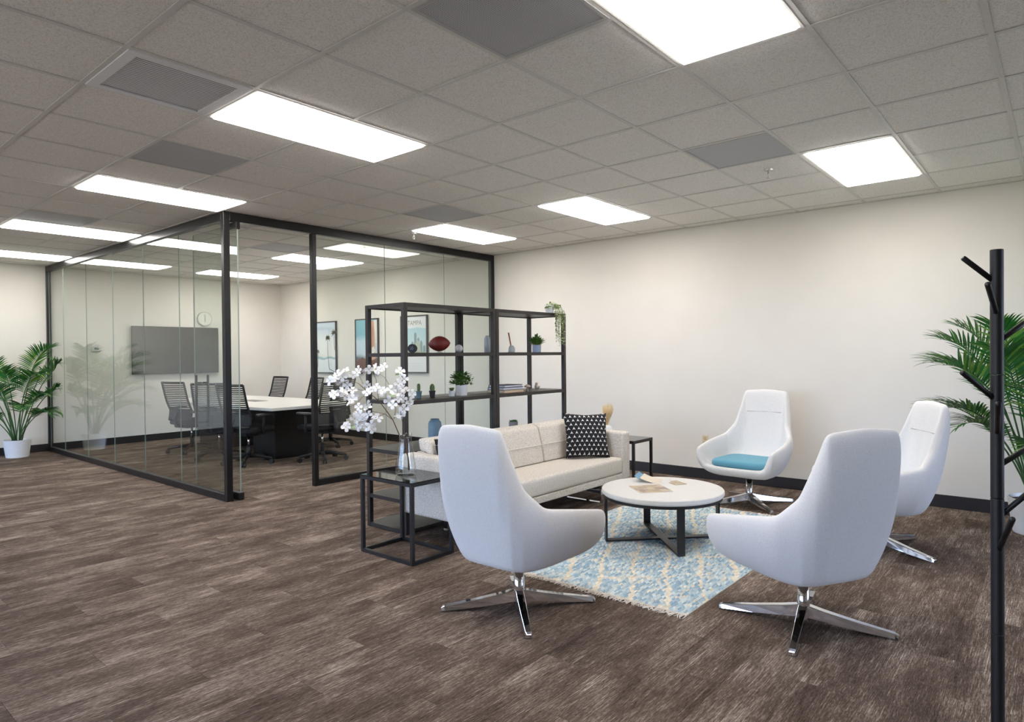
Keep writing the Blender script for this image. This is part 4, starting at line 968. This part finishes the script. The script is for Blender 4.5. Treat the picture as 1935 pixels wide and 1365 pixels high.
for k in range(260):
    a = rs.uniform(0, 6.28); t = rs.random() ** 0.6; el = math.radians(85 - 62 * t); s = rs.uniform(0.8, 1.2); r0 = 0.034 * t
    z = 0.068 + 0.075 * rs.random() * (1 - 0.45 * t)
    link_mesh('leaf', rs.choice((lm, lm, lmb)), o, (r0 * math.cos(a) * 1.3, r0 * math.sin(a) * 1.3, z), (el, 0, a - math.pi / 2), (s, s, s))
# third shelf
for (x, y, pc, lab, tall) in ((3.595, 4.20, (92, 122, 134), 'small finger cactus in a slate blue pot on the middle shelf', 1), (3.705, 4.155, (44, 36, 40), 'small egg-shaped cactus in a black pot on the middle shelf', 0)):
    o = thing('potted_cactus', lab, 'plant', on_shelf(x, y, 2), group='small cacti on the shelf')
    MB().lathe([(0.0, 0.0), (0.021, 0.0), (0.027, 0.05), (0.0295, 0.052), (0.0295, 0.060), (0.026, 0.060), (0.024, 0.053), (0.0, 0.052)], 6).build('pot', mat('pot_%d' % pc[0], pc, 0.6), o)
    q = MB(); nseg = 24; prof = [(0.0, 0.05), (0.010, 0.052), (0.0125, 0.08), (0.0125, 0.105), (0.009, 0.120), (0.0, 0.124)] if tall else [(0.0, 0.05), (0.012, 0.052), (0.0185, 0.075), (0.017, 0.098), (0.009, 0.114), (0.0, 0.118)]
    vs_ = []
    for r_, z in prof: vs_ += [(r_ * (1 + 0.14 * math.cos(8 * 2 * math.pi * k / nseg)) * math.cos(2 * math.pi * k / nseg), r_ * (1 + 0.14 * math.cos(8 * 2 * math.pi * k / nseg)) * math.sin(2 * math.pi * k / nseg), z) for k in range(nseg)]
    q.faces(vs_, [(i * nseg + k, i * nseg + (k + 1) % nseg, (i + 1) * nseg + (k + 1) % nseg, (i + 1) * nseg + k) for i in range(len(prof) - 1) for k in range(nseg)])
    q.build('cactus_body', M_CACTUS, o, smooth=True)
    q = MB()
    for k in range(50):
        a = 2 * math.pi * k / 8; z = 0.058 + 0.055 * rs.random(); r_ = 0.014 if tall else 0.019
        q.tube([(r_ * 0.9 * math.cos(a), r_ * 0.9 * math.sin(a), z), (r_ * 1.25 * math.cos(a), r_ * 1.25 * math.sin(a), z + 0.003)], 0.0004, 3)
    tag(q.build('spines', mat('spine', (206, 200, 170), 0.8), o), kind='stuff')
o = thing('potted_succulent', 'small spiky succulent in a little white pot left of the leafy plant', 'plant', on_shelf(3.935, 4.16, 2))
pot(o, 0.024, 0.030, 0.048, M_CERAMIC)
lm = leaf_mesh('leaf', 0.036, 0.005, M_CACTUS, 0.6)
for k in range(26):
    a = rs.uniform(0, 6.28); link_mesh('leaf', lm, o, (0.010 * math.cos(a), 0.010 * math.sin(a), 0.042), (math.radians(rs.uniform(45, 85)), 0, a - math.pi / 2), (1, 1, 1))
o = thing('leafy_plant', 'round-leaved bushy plant in a ribbed white pot on the middle shelf', 'plant', on_shelf(4.045, 4.15, 2))
pot(o, 0.048, 0.052, 0.092, M_CERAMIC)
lm = leaf_mesh('leaf', 0.030, 0.0115, M_LEAF); lmb = leaf_mesh('leaf', 0.028, 0.011, mat('leaf_dark', (62, 104, 44), 0.5, var=0.3)); lmc = leaf_mesh('leaf', 0.028, 0.011, mat('leaf_light', (124, 156, 72), 0.5, var=0.2))
bushy(o, 0.078, 300, 0.090, 0.140, lm, rs)
for i, ch in enumerate([c for c in o.children if c.name.startswith('leaf')]):
    if i % 3 == 1: ch.data = lmb
    elif i % 5 == 0: ch.data = lmc
bz = Z_S[2]
for (w, d, h, cc, rot, lab) in ((0.30, 0.215, 0.026, (188, 150, 110), 2, 'tan book at the bottom of the shelf stack'), (0.285, 0.205, 0.024, (44, 48, 66), -1, 'navy book in the middle of the shelf stack'), (0.275, 0.20, 0.022, (40, 44, 62), 3, 'navy book on top of the shelf stack')):
    o = thing('book', lab, 'book', (4.655, 4.17, bz), math.radians(rot), 'books stacked on the shelf')
    cm = mat('cover_%d_%d' % (cc[0], rot), cc, 0.5)
    MB().box(-w / 2, w / 2, -d / 2, d / 2, 0, 0.003).build('cover', cm, o); MB().box(-w / 2, w / 2, -d / 2, d / 2, h - 0.003, h).build('cover', cm, o)
    MB().box(-w / 2, w / 2, d / 2 - 0.003, d / 2, 0.003, h - 0.003).build('spine', cm, o)
    MB().box(-w / 2 + 0.005, w / 2 - 0.005, -d / 2 + 0.005, d / 2 - 0.003, 0.003, h - 0.003).build('pages', mat('book_pages_%d' % cc[0], (222, 204, 178) if cc[0] > 100 else (226, 226, 232), 0.8), o)
    bz += h
o = thing('mushroom_ornament', 'small carved mushroom ornament beside the stacked books', 'ornament', on_shelf(4.87, 4.08, 2))
M_STONE = mat('carved_stone', (176, 160, 146), 0.8, var=0.25, vscale=60, bump=0.4)
MB().lathe([(0.0, 0.0), (0.012, 0.0), (0.009, 0.02), (0.008, 0.04), (0.0, 0.042)], 16).build('stalk', M_STONE, o, smooth=True)
MB().lathe([(0.0, 0.036), (0.030, 0.038), (0.034, 0.044), (0.028, 0.056), (0.014, 0.064), (0.0, 0.066)], 24).build('cap', M_STONE, o, smooth=True)
o = thing('bird_ornament', 'small carved bird ornament on the shelf nearest the wall', 'ornament', on_shelf(4.985, 4.06, 2), math.radians(-40))
bd = MB().sphere((0, 0, 0.040), 0.024, 18, 12, (0.85, 1.1, 0.9)).sphere((0, -0.006, 0.070), 0.0145, 14, 10).tube([(0, 0.02, 0.036), (0, 0.045, 0.026)], [0.012, 0.004], 8).build('body', M_STONE, o, smooth=True)
MB().tube([(0, -0.019, 0.071), (0, -0.030, 0.069)], [0.004, 0.0008], 8).build('beak', mat('beak', (120, 96, 74), 0.6), o)
for s in (-1, 1): MB().tube([(s * 0.009, 0, 0.0), (s * 0.009, 0, 0.024)], 0.002, 6).build('leg', MATS['beak'], o)
MB().sphere((0.022, 0.0, 0.026), 0.014, 14, 10, (1, 1.1, 0.8)).sphere((0.026, -0.012, 0.04), 0.008, 10, 8).tube([(0.018, 0, 0), (0.018, 0, 0.016)], 0.0015, 5).tube([(0.028, 0, 0), (0.028, 0, 0.016)], 0.0015, 5).build('chick', M_STONE, o, smooth=True)
# fourth shelf
o = thing('ceramic_vase', 'matt blue-grey cylindrical vase with a narrow neck on the low shelf', 'vase', on_shelf(3.86, 4.30, 3))
MB().lathe([(0.0, 0.0), (0.050, 0.0), (0.056, 0.010), (0.058, 0.03), (0.058, 0.15), (0.054, 0.172), (0.042, 0.184), (0.037, 0.190), (0.038, 0.198), (0.034, 0.198), (0.033, 0.19), (0.0, 0.17)], 36).build('vase_body', mat('blue_grey_glaze', (116, 142, 158), 0.5, var=0.06), o, smooth=True)
o = thing('potted_succulent', 'tiny succulent in a grey cylinder pot behind the sofa back', 'plant', on_shelf(4.93, 4.32, 3))
pot(o, 0.042, 0.046, 0.082, mat('grey_concrete', (158, 152, 152), 0.7, var=0.08))
lm = leaf_mesh('leaf', 0.03, 0.008, mat('succulent_green', (92, 132, 92), 0.6, var=0.2), 0.6)
for k in range(44):
    a = rs.uniform(0, 6.28); rr = 0.03 * math.sqrt(rs.random()); link_mesh('leaf', lm, o, (rr * math.cos(a), rr * math.sin(a), 0.072), (math.radians(rs.uniform(30, 80)), 0, a - math.pi / 2))

# ------------------------------------------------------------------ blossom vase on the near side table
VX, VY, VZ = 2.985, 3.635, 0.555
o = thing('glass_vase', 'clear glass bottle vase on the black side table', 'vase', (VX, VY, VZ))
outer = [(0.0, 0.0), (0.060, 0.0), (0.070, 0.008), (0.074, 0.025), (0.072, 0.055), (0.062, 0.12), (0.050, 0.19), (0.044, 0.25), (0.044, 0.295)]
inner = [(0.0415, 0.295), (0.0415, 0.25), (0.0475, 0.19), (0.0595, 0.12), (0.0695, 0.055), (0.071, 0.028), (0.064, 0.018), (0.0, 0.016)]
MB().lathe(outer + inner, 40).build('vase_body', M_VASEGLASS, o, smooth=True)
DV = (Vector((VX, VY, 1.0)) - CAM).dot(CF)
def zc(x, y, dd=0.0): return at_depth(590 + x / 5.248, 670 + y / 5.248, DV + dd)
br = thing('blossom_branch', 'white dogwood blossom branches standing in the glass vase', 'flowers', (VX, VY, VZ + 0.02))
def L_(p): return p - Vector((VX, VY, VZ + 0.02))
rb = random.Random(3)
M_TWIG = mat('twig_bark', (96, 70, 52), 0.8, var=0.25, vscale=60)
STEMS = [([(1000, 1150), (950, 1010), (885, 850), (800, 650), (740, 565), (660, 460), (550, 370), (460, 290), (380, 255), (290, 285), (200, 280)], 0.0042, 0.06),
         ([(660, 460), (640, 340), (635, 250), (600, 180), (570, 165)], 0.002, -0.05), ([(610, 420), (530, 350), (480, 240), (450, 180), (350, 165)], 0.002, 0.08),
         ([(800, 650), (720, 590), (600, 640), (480, 670), (400, 710), (340, 700)], 0.0024, -0.08), ([(550, 370), (450, 345), (350, 350), (250, 375), (200, 390)], 0.0018, -0.06),
         ([(985, 1150), (935, 900), (900, 700), (875, 560), (870, 470), (905, 400)], 0.0034, -0.02), ([(810, 640), (830, 540), (790, 440), (780, 330), (720, 230), (660, 185)], 0.0024, 0.05),
         ([(872, 520), (850, 400), (830, 300), (860, 220), (880, 180)], 0.0018, 0.04), ([(872, 500), (930, 470), (975, 480)], 0.0015, -0.05),
         ([(570, 400), (500, 420), (450, 480), (380, 520), (350, 520)], 0.0017, 0.09), ([(720, 590), (560, 560), (500, 520), (520, 470)], 0.0017, 0.03), ([(870, 520), (910, 560), (880, 610)], 0.0014, -0.07)]
for pts, r_, dd in STEMS:
    n = len(pts); P3 = []
    for i in range(n - 1):
        for s in range(3):
            t = s / 3; tt = (i + t) / (n - 1)
            x = pts[i][0] * (1 - t) + pts[i + 1][0] * t; y = pts[i][1] * (1 - t) + pts[i + 1][1] * t
            P3.append(L_(zc(x, y, dd * max(0, tt - (0.3 if r_ > 0.003 else 0)))))
    P3.append(L_(zc(pts[-1][0], pts[-1][1], dd)))
    if r_ > 0.003:
        for i in range(4): P3[i].x *= 0.45 + 0.14 * i; P3[i].y *= 0.45 + 0.14 * i; P3[i].z = max(P3[i].z, 0.003)
    MB().tube(P3, [r_ * (1 - 0.65 * i / (len(P3) - 1)) for i in range(len(P3))], 6).build('branch', M_TWIG, br, smooth=True)
M_PETAL = mat('petal_white', (244, 244, 246), 0.6, var=0.02)
def blossom_mesh():
    q = MB()
    for k in range(4):
        a = math.pi / 2 * k; ca, sa = math.cos(a), math.sin(a); vs_ = []
        for (u, w, z) in ((0.004, 0.003, 0.0), (0.012, 0.010, 0.003), (0.024, 0.0145, 0.006), (0.032, 0.0125, 0.004), (0.0355, 0.006, 0.001)):
            for s in (-1, 0, 1): vs_.append((u * ca - s * w * sa, u * sa + s * w * ca, z + (0.0035 if s else 0) - (0.0 if s else 0)))
        fs = []
        for i in range(4): fs += [(3 * i, 3 * i + 1, 3 * i + 4, 3 * i + 3), (3 * i + 1, 3 * i + 2, 3 * i + 5, 3 * i + 4)]
        q.faces(vs_, fs)
    q.sphere((0, 0, 0.004), 0.004, 8, 6, mi=1)
    return q.mesh('blossom', [M_PETAL, mat('stamen', (196, 190, 120), 0.7)], True)
bl_me = blossom_mesh()
BL = [(200, 390), (222, 404), (290, 370), (322, 412), (310, 370), (180, 262), (230, 240), (300, 222), (330, 165), (270, 295), (400, 205), (462, 150), (440, 180), (540, 172), (560, 150), (640, 140), (660, 162), (620, 150), (690, 132), (720, 122), (872, 170), (880, 240), (912, 244), (850, 290), (822, 340), (900, 340), (930, 362), (782, 350), (832, 400), (990, 392), (962, 470), (975, 490), (900, 440), (850, 450), (770, 470), (800, 500), (760, 462), (910, 542), (852, 620), (880, 600), (540, 300), (540, 370), (580, 362), (640, 330), (702, 360), (690, 372), (400, 442), (380, 480), (420, 400), (400, 360), (460, 520), (540, 500), (552, 530), (440, 590), (480, 602), (560, 600), (500, 640), (420, 640), (342, 700), (330, 722), (540, 720), (592, 700), (590, 742), (460, 712), (622, 630), (650, 632), (250, 200), (350, 300), (520, 690), (870, 380)]
toc = -CF
for (x, y) in BL:
    P = L_(zc(x, y, rb.uniform(-0.09, 0.07)))
    n = (toc * rb.uniform(0.5, 1.0) + Vector((rb.uniform(-0.7, 0.7), rb.uniform(-0.7, 0.7), rb.uniform(-0.3, 0.8)))).normalized()
    q = n.to_track_quat('Z', 'Y').to_euler(); s = rb.uniform(0.82, 1.1)
    b = link_mesh('blossom', bl_me, br, P, q, (s, s, s))
lm = leaf_mesh('leaf', 0.05, 0.014, mat('leaf_pale', (150, 186, 110), 0.5, var=0.15))
for (x, y) in ((590, 190), (820, 205), (240, 300), (415, 735), (790, 390), (970, 392)):
    link_mesh('leaf', lm, br, L_(zc(x, y, rb.uniform(-0.05, 0.05))), (rb.uniform(-0.8, 0.8), rb.uniform(-0.8, 0.8), rb.uniform(0, 6.28)))

# dried grass vase on the far side table
gv = thing('ceramic_vase', 'small white vase on the far side table behind the sofa arm', 'vase', (5.62, 3.66, 0.555))
MB().lathe([(0.0, 0.0), (0.050, 0.0), (0.060, 0.02), (0.066, 0.06), (0.060, 0.095), (0.045, 0.112), (0.030, 0.118), (0.022, 0.120), (0.022, 0.10), (0.0, 0.09)], 32).build('vase_body', M_CERAMIC, gv, smooth=True)
dg_ = thing('dried_grass', 'bunch of golden dried bunny-tail grass in the small white vase', 'dried grass', (5.62, 3.66, 0.655))
M_STRAW = mat('straw', (238, 216, 172), 0.9, var=0.15, vscale=50)
for k in range(95):
    a = rs.uniform(0, 6.28); t = math.sqrt(rs.random()); H = rs.uniform(0.19, 0.265) * (1 - 0.12 * t); sp_ = 0.066 * t
    b0 = Vector((0.010 * t * math.cos(a), 0.010 * t * math.sin(a), 0.0)); tp = Vector((sp_ * math.cos(a) + 0.018, sp_ * math.sin(a) - 0.012, H))
    MB().tube([b0, b0.lerp(tp, 0.45), b0.lerp(tp, 0.62), b0.lerp(tp, 0.85), tp], [0.0009, 0.0011, 0.0026, 0.0022, 0.0004], 5).build('grass_stem', M_STRAW, dg_)

# ------------------------------------------------------------------ palms
M_PALM = mat('palm_green', (56, 124, 60), 0.42, var=0.35, vscale=9)
M_PALM2 = mat('palm_light', (118, 164, 70), 0.42, var=0.3, vscale=9)
M_STEMG = mat('palm_stem', (70, 110, 62), 0.6, var=0.25, vscale=20)
def palm_plant(loc, seed, label, fronds, pot_r, pot_h, wall_x=None, wall_y=None):
    o = thing('potted_palm', label, 'potted palm', loc)
    MB().lathe([(0.0, 0.0), (pot_r * 0.80, 0.0), (pot_r * 0.82, 0.006), (pot_r, pot_h), (pot_r * 0.95, pot_h), (pot_r * 0.93, pot_h * 0.9), (0.0, pot_h * 0.9)], 40).build('pot', M_CERAMIC, o, smooth=False)
    MB().lathe([(0.0, pot_h * 0.901), (pot_r * 0.925, pot_h * 0.901), (0.0, pot_h * 0.92)], 30).build('soil', M_SOIL, o)
    rp = random.Random(seed)
    for (az, tilt, hs, L, droop) in fronds:
        az = math.radians(az + rp.uniform(-6, 6)); d = Vector((math.cos(az), math.sin(az), 0)); side = Vector((-math.sin(az), math.cos(az), 0))
        b0 = d * rp.uniform(0.02, 0.06) + side * rp.uniform(-0.03, 0.03) + Vector((0, 0, pot_h * 0.88))
        # stalk then arching rachis
        pts = [b0]; ang = math.radians(90 - tilt * 0.35); p = b0.copy(); n1 = 6
        for k in range(n1):
            p = p + (d * math.cos(ang) + Vector((0, 0, math.sin(ang)))) * (hs / n1); ang -= math.radians(tilt * 0.5 / n1); pts.append(p.copy())
        n2 = 16; rach = [p.copy()]; angs = [ang]
        for k in range(n2):
            ang -= math.radians((tilt * 0.4 + droop * (k / n2)) / n2 * 1.6)
            p = p + (d * math.cos(ang) + Vector((0, 0, math.sin(ang)))) * (L / n2)
            if wall_x is not None: p.x = min(p.x, wall_x - 0.03)
            if wall_y is not None: p.y = min(p.y, wall_y - 0.03)
            rach.append(p.copy()); angs.append(ang)
        allp = pts + rach[1:]
        fr = MB().tube(allp, [0.0075 - 0.0062 * i / (len(allp) - 1) for i in range(len(allp))], 6).build('frond_stalk', M_STEMG, o, smooth=True)
        q = MB(); nl = 29
        for k in range(nl + 1):
            t = k / nl; f = t * n2; i = min(int(f), n2 - 1); u = f - i
            P = rach[i].lerp(rach[i + 1], u); an = angs[i]
            tang = d * math.cos(an) + Vector((0, 0, math.sin(an))); up = Vector((0, 0, 1)) * math.cos(an) - d * math.sin(an)
            ll = L * (0.50 * math.sin(math.pi * (0.16 + 0.76 * t)) ** 0.8 + 0.06) * rp.uniform(0.88, 1.08)
            sw = math.radians(60 - 36 * t)
            for s in ((-1, 1) if k < nl else (0,)):
                dirn = (tang * math.cos(sw) + side * s * math.sin(sw) + up * rp.uniform(0.15, 0.40)).normalized() if s else tang
                w = 0.0078 * (0.75 + 0.5 * math.sin(math.pi * t)); wn_ = dirn.cross(up).normalized(); vs_ = []
                for (a_, ww, g) in ((0, 0.35, 0), (0.25, 1.0, 0.02), (0.55, 0.9, 0.09), (0.8, 0.55, 0.19), (1.0, 0.03, 0.31)):
                    c = P + dirn * (ll * a_) - Vector((0, 0, 1)) * (ll * g * 0.75)
                    if wall_x is not None: c.x = min(c.x, wall_x - 0.02)
                    if wall_y is not None: c.y = min(c.y, wall_y - 0.02)
                    vs_ += [c - wn_ * (w * ww) + up * 0.003 * ww, c, c + wn_ * (w * ww) + up * 0.003 * ww]
                fs = []
                for r_ in range(4): fs += [(3 * r_, 3 * r_ + 1, 3 * r_ + 4, 3 * r_ + 3), (3 * r_ + 1, 3 * r_ + 2, 3 * r_ + 5, 3 * r_ + 4)]
                q.faces(vs_, fs, 1 if rp.random() < 0.28 else 0)
        q.build('leaflets', [M_PALM, M_PALM2], fr, smooth=True)
    return o
# azimuths: -51 points to the picture's right, 129 to its left, 219 towards the camera
FR1 = [(-45, 34, 0.86, 0.62, 70), (-62, 24, 0.98, 0.58, 60), (-85, 40, 0.78, 0.60, 60), (-20, 26, 0.90, 0.46, 60), (219, 30, 0.90, 0.62, 60), (250, 36, 0.80, 0.58, 60), (175, 36, 0.84, 0.60, 60), (150, 44, 0.74, 0.60, 60), (200, 20, 1.0, 0.52, 55),
       (-55, 60, 0.42, 0.44, 45), (-75, 66, 0.50, 0.42, 40), (215, 60, 0.44, 0.48, 45), (165, 62, 0.46, 0.46, 45), (-100, 56, 0.52, 0.48, 50),
       (-35, 46, 0.66, 0.52, 60), (235, 46, 0.66, 0.56, 60), (190, 50, 0.60, 0.52, 55), (-70, 50, 0.62, 0.50, 55), (140, 30, 0.92, 0.50, 60)]
palm_plant((2.52, 11.70, 0), 5, 'potted palm at the left edge beside the long glass wall', FR1, 0.165, 0.25, 2.93 - 2.52, 12.0 - 11.70)
FR2 = [(129, 30, 0.92, 0.60, 50), (140, 40, 0.80, 0.64, 40), (118, 22, 1.0, 0.52, 50), (165, 34, 0.86, 0.62, 50), (190, 28, 0.92, 0.60, 50), (215, 36, 0.78, 0.60, 50), (235, 24, 0.95, 0.58, 50), (-90, 34, 0.85, 0.55, 50), (-60, 30, 0.9, 0.45, 50), (150, 55, 0.60, 0.44, 45), (175, 60, 0.50, 0.44, 45), (225, 56, 0.55, 0.55, 50), (-100, 56, 0.55, 0.5, 50), (110, 48, 0.62, 0.50, 45),
       (135, 50, 0.66, 0.48, 50), (155, 24, 1.0, 0.56, 55), (180, 44, 0.70, 0.60, 50), (205, 18, 1.02, 0.55, 50), (250, 46, 0.66, 0.55, 50), (125, 36, 0.84, 0.60, 60)]
palm_plant((6.26, 0.17, 0), 9, 'potted palm in the right corner behind the coat rack', FR2, 0.19, 0.27, 6.77 - 6.26, None)

# ------------------------------------------------------------------ coat rack
CRX, CRY = 2.80, 0.188
cr = thing('coat_rack', 'black tree-style coat rack standing in the right foreground', 'coat rack', (CRX, CRY, 0))
TOPZ = 1.756
pr = 0.0205
for z0, z1 in ((0.05, 0.40), (0.40, 0.8795), (0.8805, 1.3155), (1.3165, TOPZ)):
    MB().tube([(0, 0, z0 + 0.0005), (0, 0, z0 + 0.002), (0, 0, z1 - 0.002), (0, 0, z1 - 0.0005)], [pr - 0.0012, pr, pr, pr - 0.0012], 28).build('pole_section', mat('rack_black', (15, 13, 14), 0.5, var=0.05), cr, smooth=False)
DR = (Vector((CRX, CRY, 1.2)) - CAM).dot(CF)
def peg(base, tip, dd):
    b = at_depth(base[0], base[1], DR) - Vector((CRX, CRY, 0)); t = at_depth(tip[0], tip[1], DR + dd) - Vector((CRX, CRY, 0))
    b.x = b.y = 0.0
    e = (t - b).normalized()
    MB().tube([b, t - e * 0.004, t], [0.0095, 0.0095, 0.008], 14).build('peg', MATS['rack_black'], cr, smooth=True)
peg((1884, 536), (1819, 487), 0.02); peg((1884, 596), (1866, 536), -0.10); peg((1884, 647), (1942, 606), 0.05)
peg((1884, 758), (1817, 703), -0.01); peg((1884, 822), (1886, 762), -0.13); peg((1884, 882), (1950, 842), 0.03)
peg((1884, 980), (1950, 926), -0.02); peg((1884, 1046), (1914, 980), -0.10)
for k in range(3):
    a = YAW + math.pi + 2 * math.pi * k / 3
    a = a - math.radians(5)
    MB().tube([(0, 0, 0.055), (0.10 * math.cos(a), 0.10 * math.sin(a), 0.04), (0.155 * math.cos(a), 0.155 * math.sin(a), 0.013)], [0.018, 0.014, 0.012], 10).build('foot', MATS['rack_black'], cr, smooth=True)
